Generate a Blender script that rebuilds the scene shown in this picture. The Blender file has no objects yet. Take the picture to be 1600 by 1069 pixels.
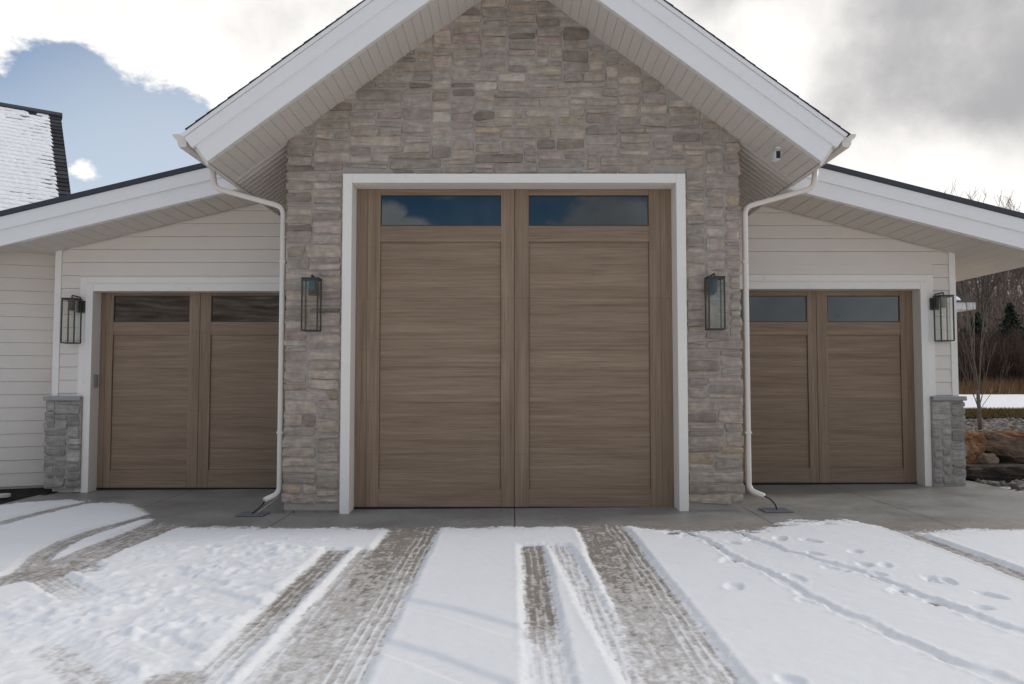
import bpy, bmesh, math, random
import numpy as np
from mathutils import Vector, noise, Matrix
R = math.radians
S = bpy.context.scene
COL = S.collection
random.seed(7)

# ------------------------------------------------------------------ camera
CAM_H, F_PX = 1.515, 1230.0
PITCH = math.atan(60.5 / F_PX)
cd = bpy.data.cameras.new('camera')
cam = bpy.data.objects.new('camera', cd)
COL.objects.link(cam)
cam.location = (0, 0, CAM_H)
cam.rotation_euler = (R(90) + PITCH, 0, 0)
cd.sensor_width = 36.0
cd.lens = F_PX / 1600 * 36
cd.clip_end = 3000
S.camera = cam

# ------------------------------------------------------------------ sky, sun, exposure
S.view_settings.view_transform = 'Standard'
S.view_settings.look = 'None'
S.view_settings.exposure = 0.25
S.view_settings.gamma = 1.0
SUN_EL, SUN_AZ = R(26), R(74)            # azimuth from +Y (view direction) towards +X

w = bpy.data.worlds.new('World')
S.world = w
w.use_nodes = True
NT = w.node_tree
NT.nodes.clear()


def nd(t, typ, **kw):
    n = t.nodes.new(typ)
    for k, v in kw.items():
        if k == 'inp':
            for i, val in v.items():
                n.inputs[i].default_value = val
        else:
            setattr(n, k, v)
    return n


def lk(t, a, b):
    t.links.new(a, b)


def math_n(t, op, a, b=None, c=None, clamp=False):
    n = t.nodes.new('ShaderNodeMath')
    n.operation = op
    n.use_clamp = clamp
    for i, v in enumerate((a, b, c)):
        if v is None:
            continue
        if isinstance(v, (int, float)):
            n.inputs[i].default_value = v
        else:
            t.links.new(v, n.inputs[i])
    return n.outputs[0]


def smooth_n(t, v, a, b, o0=0.0, o1=1.0):
    n = t.nodes.new('ShaderNodeMapRange')
    n.interpolation_type = 'SMOOTHSTEP'
    n.inputs['From Min'].default_value = a
    n.inputs['From Max'].default_value = b
    n.inputs['To Min'].default_value = o0
    n.inputs['To Max'].default_value = o1
    t.links.new(v, n.inputs['Value'])
    return n.outputs[0]


def mixc(t, fac, a, b, mode='MIX'):
    n = t.nodes.new('ShaderNodeMix')
    n.data_type = 'RGBA'
    n.blend_type = mode
    for sock, v in ((n.inputs[0], fac), (n.inputs[6], a), (n.inputs[7], b)):
        if isinstance(v, (int, float)):
            sock.default_value = v
        elif isinstance(v, tuple):
            sock.default_value = v if len(v) == 4 else (*v, 1)
        else:
            t.links.new(v, sock)
    return n.outputs[2]


def sky_dir(px, py):
    v = Vector(((px - 800) / F_PX, 1, -(py - 534.5) / F_PX)).normalized()
    c, s = math.cos(PITCH), math.sin(PITCH)
    return Vector((v.x, v.y * c - v.z * s, v.y * s + v.z * c))


def build_sky():
    t = NT
    sky = nd(t, 'ShaderNodeTexSky')
    sky.sky_type = 'NISHITA'
    sky.sun_disc = False
    sky.sun_elevation = SUN_EL
    sky.sun_rotation = SUN_AZ
    sky.ozone_density = 2.2
    sky.dust_density = 0.6
    tc = nd(t, 'ShaderNodeTexCoord')
    dirv = tc.outputs['Generated']
    n1 = nd(t, 'ShaderNodeTexNoise', inp={'Scale': 7.5, 'Detail': 12.0, 'Roughness': 0.62, 'Distortion': 0.1})
    mp = nd(t, 'ShaderNodeMapping')
    mp.inputs['Scale'].default_value = (1, 1, 1.7)
    lk(t, dirv, mp.inputs['Vector'])
    lk(t, mp.outputs[0], n1.inputs['Vector'])
    dens = math_n(t, 'MULTIPLY_ADD', n1.outputs['Fac'], 4.2, -2.1)

    def lobe(d, r_in, r_out, wgt):
        dp = nd(t, 'ShaderNodeVectorMath', operation='DOT_PRODUCT')
        lk(t, dirv, dp.inputs[0])
        dp.inputs[1].default_value = d
        return smooth_n(t, dp.outputs['Value'], math.cos(R(r_out)), math.cos(R(r_in)), 0.0, wgt)
    bias = None
    lobes = [
        # cloud bank across the top left
        (sky_dir(20, -30), 2, 8, .34), (sky_dir(200, 0), 2, 8, .34), (sky_dir(350, 50), 1, 7, .36), (sky_dir(470, 60), 2, 7, .45),
        (sky_dir(300, -250), 8, 15, .5), (sky_dir(-200, -100), 4, 12, .3),
        # small cumulus beside the snowy roof
        (sky_dir(108, 246), 0.6, 2.3, .62), (sky_dir(150, 258), 0.4, 1.6, .5), (sky_dir(95, 258), .6, 2.2, .4),
        # clear blue patch
        (sky_dir(230, 215), 3, 10, -.50), (sky_dir(40, 135), 1.5, 6, -.48), (sky_dir(100, 420), 4, 12, -.35), (sky_dir(368, 2), .2, 1.6, -.6),
        # overcast over the right half and overhead
        (sky_dir(1400, 150), 18, 30, 1.1), (sky_dir(900, -200), 12, 30, .9), (Vector((0, .2, 1)).normalized(), 20, 60, .45),
        (Vector((.9, .4, .3)).normalized(), 15, 50, .5),
        # behind the viewer: blue with low cumulus
        (Vector((0.0, -1, .25)).normalized(), 8, 16, -.55), (Vector((-.165, -1, .195)).normalized(), .8, 3.0, .95), (Vector((-.115, -1, .18)).normalized(), .5, 2.1, .8),
        (Vector((-.075, -1, .175)).normalized(), .5, 1.9, .7), (Vector((.12, -1, .205)).normalized(), 1.5, 5.0, .75), (Vector((.03, -1, .18)).normalized(), .5, 2.2, .7),
        (Vector((.55, -1, .12)).normalized(), 4, 14, .6),
    ]
    for d, a, b, wgt in lobes:
        o = lobe(d, a, b, wgt)
        dens = math_n(t, 'ADD', dens, o)
    mask = smooth_n(t, dens, -0.10, 0.36)
    # shading inside the cloud: thin bright edges, grey hearts
    n2 = nd(t, 'ShaderNodeTexNoise', inp={'Scale': 5.0, 'Detail': 10.0, 'Roughness': 0.58})
    lk(t, dirv, n2.inputs['Vector'])
    heart = math_n(t, 'MULTIPLY_ADD', n2.outputs['Fac'], 2.3, -1.15)
    for d, a, b, wgt in [(sky_dir(1480, 170), 2, 13, .47), (sky_dir(1600, 40), 2, 12, .34), (sky_dir(480, 70), 1, 6, .18), (sky_dir(1180, 20), 1, 5, .25),
                         (sky_dir(1165, 100), 1, 5, -.4), (sky_dir(1400, 300), 1, 6, -.55), (sky_dir(1560, 310), 1, 6, -.5),
                         (sky_dir(200, 30), 3, 14, -.2), (sky_dir(120, 240), 1, 4, -.4),
                         (Vector((.25, -1, .2)).normalized(), 6, 16, .45), (Vector((-.25, -1, .2)).normalized(), 2, 7, .1)]:
        heart = math_n(t, 'ADD', heart, lobe(d, a, b, wgt))
    grey = smooth_n(t, heart, -0.35, 0.95)
    cloud = mixc(t, grey, (9.4, 9.15, 8.85), (3.9, 3.85, 3.95))
    skyc = nd(t, 'ShaderNodeHueSaturation', inp={'Saturation': 1.32, 'Value': .98})
    lk(t, sky.outputs[0], skyc.inputs['Color'])
    # thin high veil that pales the blue ahead of the viewer
    veil = math_n(t, 'ADD', lobe(sky_dir(300, 430), 6, 22, .5), smooth_n(t, n2.outputs['Fac'], .45, .75, 0.0, .38), clamp=True)
    pale = mixc(t, veil, skyc.outputs[0], (8.2, 8.4, 8.6))
    col = mixc(t, mask, pale, cloud)
    bg = nd(t, 'ShaderNodeBackground', inp={'Strength': 0.1})
    lk(t, col, bg.inputs['Color'])
    out = nd(t, 'ShaderNodeOutputWorld')
    lk(t, bg.outputs[0], out.inputs['Surface'])


build_sky()
sl = bpy.data.lights.new('sun', 'SUN')
sl.energy = 1.15
sl.angle = R(9)
sl.color = (1, .95, .88)
sun = bpy.data.objects.new('sun', sl)
COL.objects.link(sun)
sdir = Vector((math.sin(SUN_AZ) * math.cos(SUN_EL), math.cos(SUN_AZ) * math.cos(SUN_EL), math.sin(SUN_EL)))
sun.rotation_euler = sdir.to_track_quat('Z', 'Y').to_euler()
sun.location = (20, 20, 30)


# ------------------------------------------------------------------ helpers
def gz(x):
    """driveway height: a gentle fall towards the left"""
    return .016 + .008 * max(-8.0, min(8.0, x))


class MB:
    def __init__(self):
        self.v, self.f, self.uvs = [], [], None

    def add(self, vs, fs):
        o = len(self.v)
        self.v += [tuple(p) for p in vs]
        self.f += [tuple(i + o for i in q) for q in fs]
        return self

    def box(self, x0, x1, y0, y1, z0, z1):
        vs = [(x, y, z) for z in (z0, z1) for y in (y0, y1) for x in (x0, x1)]
        return self.add(vs, [(0, 2, 3, 1), (4, 5, 7, 6), (0, 1, 5, 4), (2, 6, 7, 3), (0, 4, 6, 2), (1, 3, 7, 5)])

    def prism_y(self, poly, y0, y1):
        """poly of (x, z) extruded along y"""
        a = sum(poly[i][0] * poly[(i + 1) % len(poly)][1] - poly[(i + 1) % len(poly)][0] * poly[i][1] for i in range(len(poly)))
        if a < 0:
            poly = poly[::-1]
        n = len(poly)
        vs = [(x, y0, z) for x, z in poly] + [(x, y1, z) for x, z in poly]
        fs = [tuple(range(n)), tuple(range(2 * n - 1, n - 1, -1))]
        fs += [(i + n, (i + 1) % n + n, (i + 1) % n, i) for i in range(n)]
        return self.add(vs, fs)

    def prism_x(self, poly, x0, x1):
        """poly of (y, z) extruded along x"""
        a = sum(poly[i][0] * poly[(i + 1) % len(poly)][1] - poly[(i + 1) % len(poly)][0] * poly[i][1] for i in range(len(poly)))
        if a > 0:
            poly = poly[::-1]
        n = len(poly)
        vs = [(x0, y, z) for y, z in poly] + [(x1, y, z) for y, z in poly]
        fs = [tuple(range(n)), tuple(range(2 * n - 1, n - 1, -1))]
        fs += [(i + n, (i + 1) % n + n, (i + 1) % n, i) for i in range(n)]
        return self.add(vs, fs)

    def tube(self, pts, rad, sides=8, cap=True, sq=1.0):
        pts = [Vector(p) for p in pts]
        rr = rad if isinstance(rad, (list, tuple)) else [rad] * len(pts)
        vs, fs = [], []
        up = None
        for i, p in enumerate(pts):
            d = (pts[min(i + 1, len(pts) - 1)] - pts[max(i - 1, 0)])
            if d.length < 1e-9:
                d = Vector((0, 0, 1))
            d.normalize()
            if up is None:
                up = Vector((0, 1, 0)) if abs(d.y) < .9 else Vector((1, 0, 0))
            a = d.cross(up).normalized()
            b = a.cross(d).normalized()
            up = b
            for k in range(sides):
                t = 2 * math.pi * (k + .5) / sides
                c, s = math.cos(t), math.sin(t)
                if sq != 1.0:
                    m = max(abs(c), abs(s))
                    q = 1 + (1 / m - 1) * (sq - 1)
                    c, s = c * q, s * q
                vs.append(p + (a * c + b * s) * rr[i])
        for i in range(len(pts) - 1):
            for k in range(sides):
                k2 = (k + 1) % sides
                fs.append((i * sides + k, i * sides + k2, (i + 1) * sides + k2, (i + 1) * sides + k))
        if cap:
            fs.append(tuple(range(sides - 1, -1, -1)))
            o = (len(pts) - 1) * sides
            fs.append(tuple(range(o, o + sides)))
        return self.add(vs, fs)

    def build(self, name, mat, parent=None, smooth=False, bevel=0.0):
        me = bpy.data.meshes.new(name)
        off = Vector((0, 0, 0))
        q = parent
        while q is not None:
            off += q.location
            q = q.parent
        me.from_pydata([(x - off.x, y - off.y, z - off.z) for x, y, z in self.v], [], self.f)
        me.validate()
        me.materials.append(mat)
        if smooth:
            me.polygons.foreach_set('use_smooth', [True] * len(me.polygons))
        o = bpy.data.objects.new(name, me)
        COL.objects.link(o)
        if parent:
            o.parent = parent
        if bevel:
            b = o.modifiers.new('bevel', 'BEVEL')
            b.width = bevel
            b.segments = 2
            b.limit_method = 'ANGLE'
            b.angle_limit = R(40)
        return o


def tag(o, label=None, cat=None, group=None, kind=None):
    if label:
        o['label'] = label
    if cat:
        o['category'] = cat
    if group:
        o['group'] = group
    if kind:
        o['kind'] = kind
    return o


def thing(name, loc, label, cat, group=None):
    o = bpy.data.objects.new(name, None)
    COL.objects.link(o)
    o.location = loc
    o.empty_display_size = .2
    return tag(o, label, cat, group)


def arc_pts(pts, r, n=5):
    """round the corners of a polyline"""
    pts = [Vector(p) for p in pts]
    out = [pts[0]]
    for i in range(1, len(pts) - 1):
        a, b, c = pts[i - 1], pts[i], pts[i + 1]
        d1, d2 = (a - b), (c - b)
        q = min(r, d1.length * .45, d2.length * .45)
        p1, p2 = b + d1.normalized() * q, b + d2.normalized() * q
        for k in range(n + 1):
            t = k / n
            out.append(p1 * (1 - t) ** 2 + b * 2 * t * (1 - t) + p2 * t ** 2)
    out.append(pts[-1])
    return out


# ------------------------------------------------------------------ materials
def new_mat(name):
    m = bpy.data.materials.new(name)
    m.use_nodes = True
    t = m.node_tree
    t.nodes.clear()
    out = nd(t, 'ShaderNodeOutputMaterial')
    b = nd(t, 'ShaderNodeBsdfPrincipled')
    lk(t, b.outputs[0], out.inputs['Surface'])
    return m, t, b


def ramp(t, fac, stops, interp='LINEAR'):
    r = nd(t, 'ShaderNodeValToRGB')
    cr = r.color_ramp
    cr.interpolation = interp
    while len(cr.elements) < len(stops):
        cr.elements.new(.5)
    for e, (p, c) in zip(cr.elements, stops):
        e.position = p
        e.color = (*c, 1)
    lk(t, fac, r.inputs[0])
    return r.outputs[0]


def coords(t, scale=(1, 1, 1), kind='Object', rot=(0, 0, 0)):
    tc = nd(t, 'ShaderNodeTexCoord')
    mp = nd(t, 'ShaderNodeMapping')
    mp.inputs['Scale'].default_value = scale
    mp.inputs['Rotation'].default_value = rot
    lk(t, tc.outputs[kind], mp.inputs['Vector'])
    return mp.outputs[0]


def noise_n(t, vec, scale, detail=4, rough=.55, dist=0.0):
    n = nd(t, 'ShaderNodeTexNoise', inp={'Scale': scale, 'Detail': detail, 'Roughness': rough, 'Distortion': dist})
    lk(t, vec, n.inputs['Vector'])
    return n.outputs['Fac']


def bump_n(t, b, h, strength, dist):
    n = nd(t, 'ShaderNodeBump', inp={'Strength': strength, 'Distance': dist})
    lk(t, h, n.inputs['Height'])
    lk(t, n.outputs[0], b.inputs['Normal'])


def paint(name, col, rough=.5, var=.05, scale=3.0, bump=.15, dirt=None):
    m, t, b = new_mat(name)
    v = coords(t)
    n = noise_n(t, v, scale, 6, .6)
    fine = noise_n(t, v, 70, 3, .6)
    lo = tuple(c * (1 - var) for c in col)
    hi = tuple(min(1, c * (1 + var)) for c in col)
    c = mixc(t, n, lo, hi)
    if dirt:
        d = smooth_n(t, noise_n(t, v, 9, 8, .7), .56, .8, 0, .35)
        c = mixc(t, d, c, dirt)
    lk(t, c, b.inputs['Base Color'])
    b.inputs['Roughness'].default_value = rough
    bump_n(t, b, fine, bump, .002)
    return m


M = {}
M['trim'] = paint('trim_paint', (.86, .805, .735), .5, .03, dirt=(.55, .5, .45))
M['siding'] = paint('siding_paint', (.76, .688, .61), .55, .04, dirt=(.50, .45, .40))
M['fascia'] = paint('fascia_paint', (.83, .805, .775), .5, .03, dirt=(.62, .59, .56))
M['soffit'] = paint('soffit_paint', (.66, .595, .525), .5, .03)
M['gutter'] = paint('gutter_paint', (.74, .68, .61), .35, .03)
M['darkmetal'] = paint('dark_edge', (.035, .037, .045), .55, .25, 8)
M['blackmetal'] = paint('black_metal', (.040, .034, .029), .45, .2, 20)
M['rubber'] = paint('black_rubber', (.015, .015, .017), .8, .2, 20)
M['greyplastic'] = paint('grey_plastic', (.28, .28, .29), .5, .05, 20)
M['whiteplastic'] = paint('white_plastic', (.75, .75, .74), .35, .03, 20)
M['cap'] = paint('cap_stone', (.34, .33, .315), .85, .25, 14, .8)
M['mortar'] = paint('mortar', (.38, .335, .295), .95, .2, 16, 1.0)
M['drain'] = paint('drain_plate', (.15, .16, .17), .6, .3, 12)
M['steel'] = paint('steel_rod', (.35, .34, .33), .4, .1, 12)
M['palestone'] = paint('pale_stone', (.5, .49, .47), .8, .15, 12)


def stone_mat(name, stops, scale=1.0, mean=None):
    m, t, b = new_mat(name)
    g = nd(t, 'ShaderNodeNewGeometry')
    v = coords(t)
    c = ramp(t, g.outputs['Random Per Island'], stops, 'CONSTANT')
    if mean:
        c = mixc(t, .2, c, mean)
    # second random for brightness
    r2 = math_n(t, 'FRACT', math_n(t, 'MULTIPLY', g.outputs['Random Per Island'], 37.37))
    c = mixc(t, 1.0, c, mixc(t, r2, (.80, .80, .80), (1.14, 1.14, 1.14)), 'MULTIPLY')
    n = noise_n(t, v, 9 * scale, 8, .65)
    c = mixc(t, 1.0, c, ramp(t, n, [(.3, (.72, .71, .70)), (.7, (1.2, 1.19, 1.17))]), 'MULTIPLY')
    # bedding streaks along the stone
    vs = coords(t, (3, 3, 26))
    s = noise_n(t, vs, 1.3, 5, .6, .4)
    c = mixc(t, .55, c, mixc(t, 1.0, c, ramp(t, s, [(.35, (.70, .67, .64)), (.65, (1.2, 1.18, 1.16))]), 'MULTIPLY'))
    # mortar smears / lime flecks
    fl = smooth_n(t, noise_n(t, v, 34, 6, .7), .63, .74, 0, .5)
    c = mixc(t, fl, c, (.42, .39, .36))
    lk(t, c, b.inputs['Base Color'])
    b.inputs['Roughness'].default_value = .92
    b.inputs['Specular IOR Level'].default_value = .25
    h = math_n(t, 'ADD', noise_n(t, v, 28, 8, .68), math_n(t, 'MULTIPLY', noise_n(t, v, 110, 4, .6), .35))
    bump_n(t, b, h, .8, .012)
    return m


M['stone'] = stone_mat('ashlar_stone', [
    (0, (.42, .36, .305)), (.14, (.455, .385, .325)), (.28, (.40, .355, .315)), (.42, (.475, .405, .342)), (.54, (.385, .335, .30)),
    (.64, (.44, .37, .325)), (.74, (.455, .38, .305)), (.79, (.26, .215, .185)), (.845, (.50, .445, .39)), (.895, (.45, .355, .25)), (.907, (.405, .34, .305)), (.965, (.425, .342, .30))], 1.0, (.46, .37, .275))
M['greystone'] = stone_mat('grey_stone', [(0, (.385, .362, .335)), (.25, (.435, .41, .38)), (.5, (.34, .32, .295)), (.75, (.405, .378, .35))], 1.2)


def wood(name, vertical):
    m, t, b = new_mat(name)
    g = nd(t, 'ShaderNodeNewGeometry')
    tc = nd(t, 'ShaderNodeTexCoord')
    off = nd(t, 'ShaderNodeVectorMath', operation='SCALE')
    off.inputs[0].default_value = (17.3, 5.1, 23.7)
    oi = nd(t, 'ShaderNodeObjectInfo')
    lk(t, oi.outputs['Random'] if vertical else g.outputs['Random Per Island'], off.inputs['Scale'])
    ad = nd(t, 'ShaderNodeVectorMath', operation='ADD')
    lk(t, tc.outputs['Object'], ad.inputs[0])
    lk(t, off.outputs[0], ad.inputs[1])

    def st(a, c):
        mp = nd(t, 'ShaderNodeMapping')
        mp.inputs['Scale'].default_value = (c, 1, a) if vertical else (a, 1, c)
        lk(t, ad.outputs[0], mp.inputs['Vector'])
        return mp.outputs[0]
    n1 = noise_n(t, st(.45, 9), 1.4, 5, .6, .3)
    n2 = noise_n(t, st(.9, 40), 1.6, 6, .65, .2)
    n3 = noise_n(t, st(2.5, 160), 1.5, 3, .6)
    c = ramp(t, n1, [(.24, (.204, .137, .087)), (.45, (.270, .187, .124)), (.6, (.305, .215, .146)), (.82, (.385, .279, .193))])
    c = mixc(t, 1.0, c, ramp(t, n2, [(.27, (.74, .725, .71)), (.5, (1, 1, 1)), (.74, (1.2, 1.195, 1.185))]), 'MULTIPLY')
    c = mixc(t, .5, c, mixc(t, 1.0, c, ramp(t, n3, [(.3, (.8, .79, .78)), (.7, (1.16, 1.16, 1.16))]), 'MULTIPLY'))
    r2 = math_n(t, 'FRACT', math_n(t, 'MULTIPLY', oi.outputs['Random'] if vertical else g.outputs['Random Per Island'], 11.7))
    c = mixc(t, 1.0, c, mixc(t, r2, (.95, .95, .95), (1.05, 1.045, 1.04)), 'MULTIPLY')
    lk(t, c, b.inputs['Base Color'])
    b.inputs['Roughness'].default_value = .55
    b.inputs['Specular IOR Level'].default_value = .35
    bump_n(t, b, math_n(t, 'ADD', n2, math_n(t, 'MULTIPLY', n3, .6)), .25, .003)
    return m


M['wood_h'] = wood('weathered_oak_rail', False)
M['wood_v'] = wood('weathered_oak_stile', True)


def glass_window():
    m, t, b = new_mat('tinted_window_glass')
    v = coords(t)
    b.inputs['Base Color'].default_value = (.006, .008, .010, 1)
    b.inputs['Roughness'].default_value = .02
    b.inputs['IOR'].default_value = 1.9
    b.inputs['Specular IOR Level'].default_value = .5
    b.inputs['Specular Tint'].default_value = (.85, .95, 1, 1)
    bump_n(t, b, noise_n(t, v, 1.6, 2, .5), .02, .02)
    return m


M['window'] = glass_window()


def glass_lamp():
    m, t, b = new_mat('clear_lamp_glass')
    t.nodes.remove(b)
    out = [n for n in t.nodes if n.type == 'OUTPUT_MATERIAL'][0]
    tr = nd(t, 'ShaderNodeBsdfTransparent', inp={'Color': (.96, .975, .97, 1)})
    gl = nd(t, 'ShaderNodeBsdfGlossy', inp={'Color': (.86, .84, .80, 1), 'Roughness': .04})
    lw = nd(t, 'ShaderNodeLayerWeight', inp={'Blend': .5})
    mx = nd(t, 'ShaderNodeMixShader')
    fac = math_n(t, 'MULTIPLY_ADD', math_n(t, 'POWER', lw.outputs['Facing'], 4.0), .55, .05, True)
    lk(t, fac, mx.inputs[0])
    lk(t, tr.outputs[0], mx.inputs[1])
    lk(t, gl.outputs[0], mx.inputs[2])
    lk(t, mx.outputs[0], out.inputs['Surface'])
    return m


M['lampglass'] = glass_lamp()


def concrete():
    m, t, b = new_mat('wet_concrete')
    v = coords(t)
    n = noise_n(t, v, 1.1, 8, .62)
    n2 = noise_n(t, v, 14, 8, .7)
    vt = coords(t, (22, .7, 1))
    n3 = noise_n(t, vt, 1.2, 4, .6)
    c = ramp(t, n, [(.3, (.19, .185, .176)), (.5, (.255, .249, .238)), (.7, (.325, .318, .305))])
    c = mixc(t, 1.0, c, ramp(t, n2, [(.3, (.82, .82, .82)), (.7, (1.13, 1.12, 1.1))]), 'MULTIPLY')
    # tyre dirt on the driven part of the slab
    sx = nd(t, 'ShaderNodeSeparateXYZ')
    tc = nd(t, 'ShaderNodeTexCoord')
    lk(t, tc.outputs['Object'], sx.inputs[0])
    drv = smooth_n(t, math_n(t, 'MULTIPLY', sx.outputs[1], -1.0), -8.35, -8.05)
    dirt = mixc(t, n3, (.21, .19, .168), (.335, .305, .275))
    dirt = mixc(t, 1.0, dirt, ramp(t, n2, [(.3, (.75, .75, .75)), (.7, (1.2, 1.2, 1.2))]), 'MULTIPLY')
    c = mixc(t, drv, c, dirt)
    # control joints sawn into the slab
    jm = None
    for x0 in (-4.48, -2.53, .03, 2.70, 4.45):
        d = math_n(t, 'ABSOLUTE', math_n(t, 'SUBTRACT', sx.outputs[0], x0))
        k = smooth_n(t, d, .004, .008, 1, 0)
        jm = k if jm is None else math_n(t, 'MAXIMUM', jm, k)
    for y0 in (1.6,):
        d = math_n(t, 'ABSOLUTE', math_n(t, 'SUBTRACT', sx.outputs[1], y0))
        jm = math_n(t, 'MAXIMUM', jm, smooth_n(t, d, .004, .008, 1, 0))
    c = mixc(t, jm, c, (.03, .03, .03))
    lk(t, c, b.inputs['Base Color'])
    rg = ramp(t, n, [(.35, (.35, .35, .35)), (.6, (.62, .62, .62))])
    lk(t, rg, b.inputs['Roughness'])
    b.inputs['Specular IOR Level'].default_value = .35
    bump_n(t, b, n2, .3, .004)
    return m


M['concrete'] = concrete()


def snow_mat(name, attr=False):
    m, t, b = new_mat(name)
    v = coords(t)
    n = noise_n(t, v, 60, 6, .65)
    n2 = noise_n(t, v, 2.0, 5, .6)
    c = mixc(t, n2, (.77, .785, .815), (.83, .835, .85))
    if attr:
        a = nd(t, 'ShaderNodeAttribute', attribute_name='thickness')
        th = math_n(t, 'ADD', a.outputs['Fac'], math_n(t, 'MULTIPLY_ADD', noise_n(t, v, 45, 5, .7), .006, -.003))
        slush = ramp(t, noise_n(t, v, 30, 6, .7), [(.3, (.33, .30, .275)), (.7, (.56, .54, .52))])
        c = mixc(t, smooth_n(t, th, .0005, .011), slush, c)
    lk(t, c, b.inputs['Base Color'])
    b.inputs['Roughness'].default_value = .7
    b.inputs['Specular IOR Level'].default_value = .3
    b.inputs['Subsurface Weight'].default_value = 0.0
    bump_n(t, b, n, .35, .006)
    return m


M['snow'] = snow_mat('fresh_snow')
M['snow_drive'] = snow_mat('driveway_snow', True)


def simple_noise_mat(name, stops, scale, rough=.9, bump=.6, bdist=.02, vec_scale=(1, 1, 1)):
    m, t, b = new_mat(name)
    v = coords(t, vec_scale)
    c = ramp(t, noise_n(t, v, scale, 8, .66), stops)
    lk(t, c, b.inputs['Base Color'])
    b.inputs['Roughness'].default_value = rough
    b.inputs['Specular IOR Level'].default_value = .25
    bump_n(t, b, noise_n(t, v, scale * 3, 8, .7), bump, bdist)
    return m


def island_mat(name, stops, scale=20, rough=.9):
    m, t, b = new_mat(name)
    g = nd(t, 'ShaderNodeNewGeometry')
    v = coords(t)
    c = ramp(t, g.outputs['Random Per Island'], stops)
    c = mixc(t, 1.0, c, ramp(t, noise_n(t, v, scale, 6, .65), [(.3, (.75, .75, .75)), (.7, (1.22, 1.22, 1.22))]), 'MULTIPLY')
    lk(t, c, b.inputs['Base Color'])
    b.inputs['Roughness'].default_value = rough
    b.inputs['Specular IOR Level'].default_value = .2
    return m


M['mulch'] = simple_noise_mat('dark_mulch', [(.3, (.012, .010, .008)), (.7, (.045, .035, .027))], 14, .95, 1, .03)
M['soil'] = simple_noise_mat('bare_soil', [(.3, (.06, .05, .045)), (.7, (.15, .13, .115))], 8, .95, 1, .03)
M['pebble'] = island_mat('river_pebble', [(0, (.07, .06, .055)), (.4, (.14, .125, .115)), (.75, (.22, .20, .185)), (1, (.34, .30, .26))])
M['boulder_dark'] = simple_noise_mat('dark_wet_rock', [(.3, (.018, .015, .013)), (.55, (.045, .035, .028)), (.72, (.11, .075, .052))], 3.2, .75, 1, .05)
M['boulder_rust'] = simple_noise_mat('rust_rock', [(.3, (.10, .045, .022)), (.5, (.23, .105, .045)), (.72, (.34, .21, .13))], 3.0, .85, 1, .05)
M['boulder_brown'] = simple_noise_mat('brown_rock', [(.3, (.075, .05, .036)), (.5, (.18, .125, .09)), (.72, (.30, .215, .165))], 2.6, .85, 1, .05)
M['boulder_tan'] = simple_noise_mat('tan_rock', [(.3, (.22, .15, .11)), (.7, (.36, .28, .21))], 4, .85, 1, .04)
M['boulder_white'] = simple_noise_mat('white_rock', [(.3, (.38, .35, .31)), (.7, (.6, .57, .53))], 6, .85, 1, .03)
M['bark'] = simple_noise_mat('grey_bark', [(.3, (.10, .085, .065)), (.7, (.24, .205, .165))], 20, .9, 1, .01)
M['barkdark'] = simple_noise_mat('dark_bark', [(.3, (.035, .027, .022)), (.7, (.10, .08, .065))], 12, .9, 1, .01)
M['needles'] = island_mat('spruce_needles', [(0, (.010, .020, .012)), (.6, (.022, .038, .022)), (1, (.04, .055, .03))], 6)
M['thicket'] = island_mat('bare_brush', [(0, (.025, .016, .012)), (.5, (.065, .04, .03)), (1, (.13, .085, .062))], 3)
M['drygrass'] = island_mat('dry_grass', [(0, (.12, .06, .028)), (.5, (.21, .115, .055)), (1, (.30, .19, .10))], 3)
M['grass'] = island_mat('lawn_grass', [(0, (.055, .055, .018)), (.4, (.11, .10, .03)), (.7, (.21, .13, .05)), (1, (.28, .19, .09))], 3)
M['hillwood'] = island_mat('hillside_wood', [(0, (.065, .043, .034)), (.5, (.135, .097, .078)), (1, (.21, .165, .14))], 3)
M['hill'] = simple_noise_mat('hillside', [(.38, (.13, .11, .10)), (.52, (.23, .20, .18)), (.64, (.55, .54, .55)), (.85, (.72, .72, .74))], .11, .95, .3, .5)
M['hill_brown'] = simple_noise_mat('far_hillside', [(.38, (.17, .10, .06)), (.5, (.42, .28, .19)), (.64, (.70, .56, .46))], .06, .95, .3, .5)
M['shingle'] = island_mat('dark_shingle', [(0, (.022, .023, .027)), (.5, (.04, .04, .046)), (1, (.06, .06, .066))], 12)


# ------------------------------------------------------------------ ground and terrain
def sstep(a, b, x):
    t = np.clip((x - a) / (b - a), 0, 1)
    return t * t * (3 - 2 * t)


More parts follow.
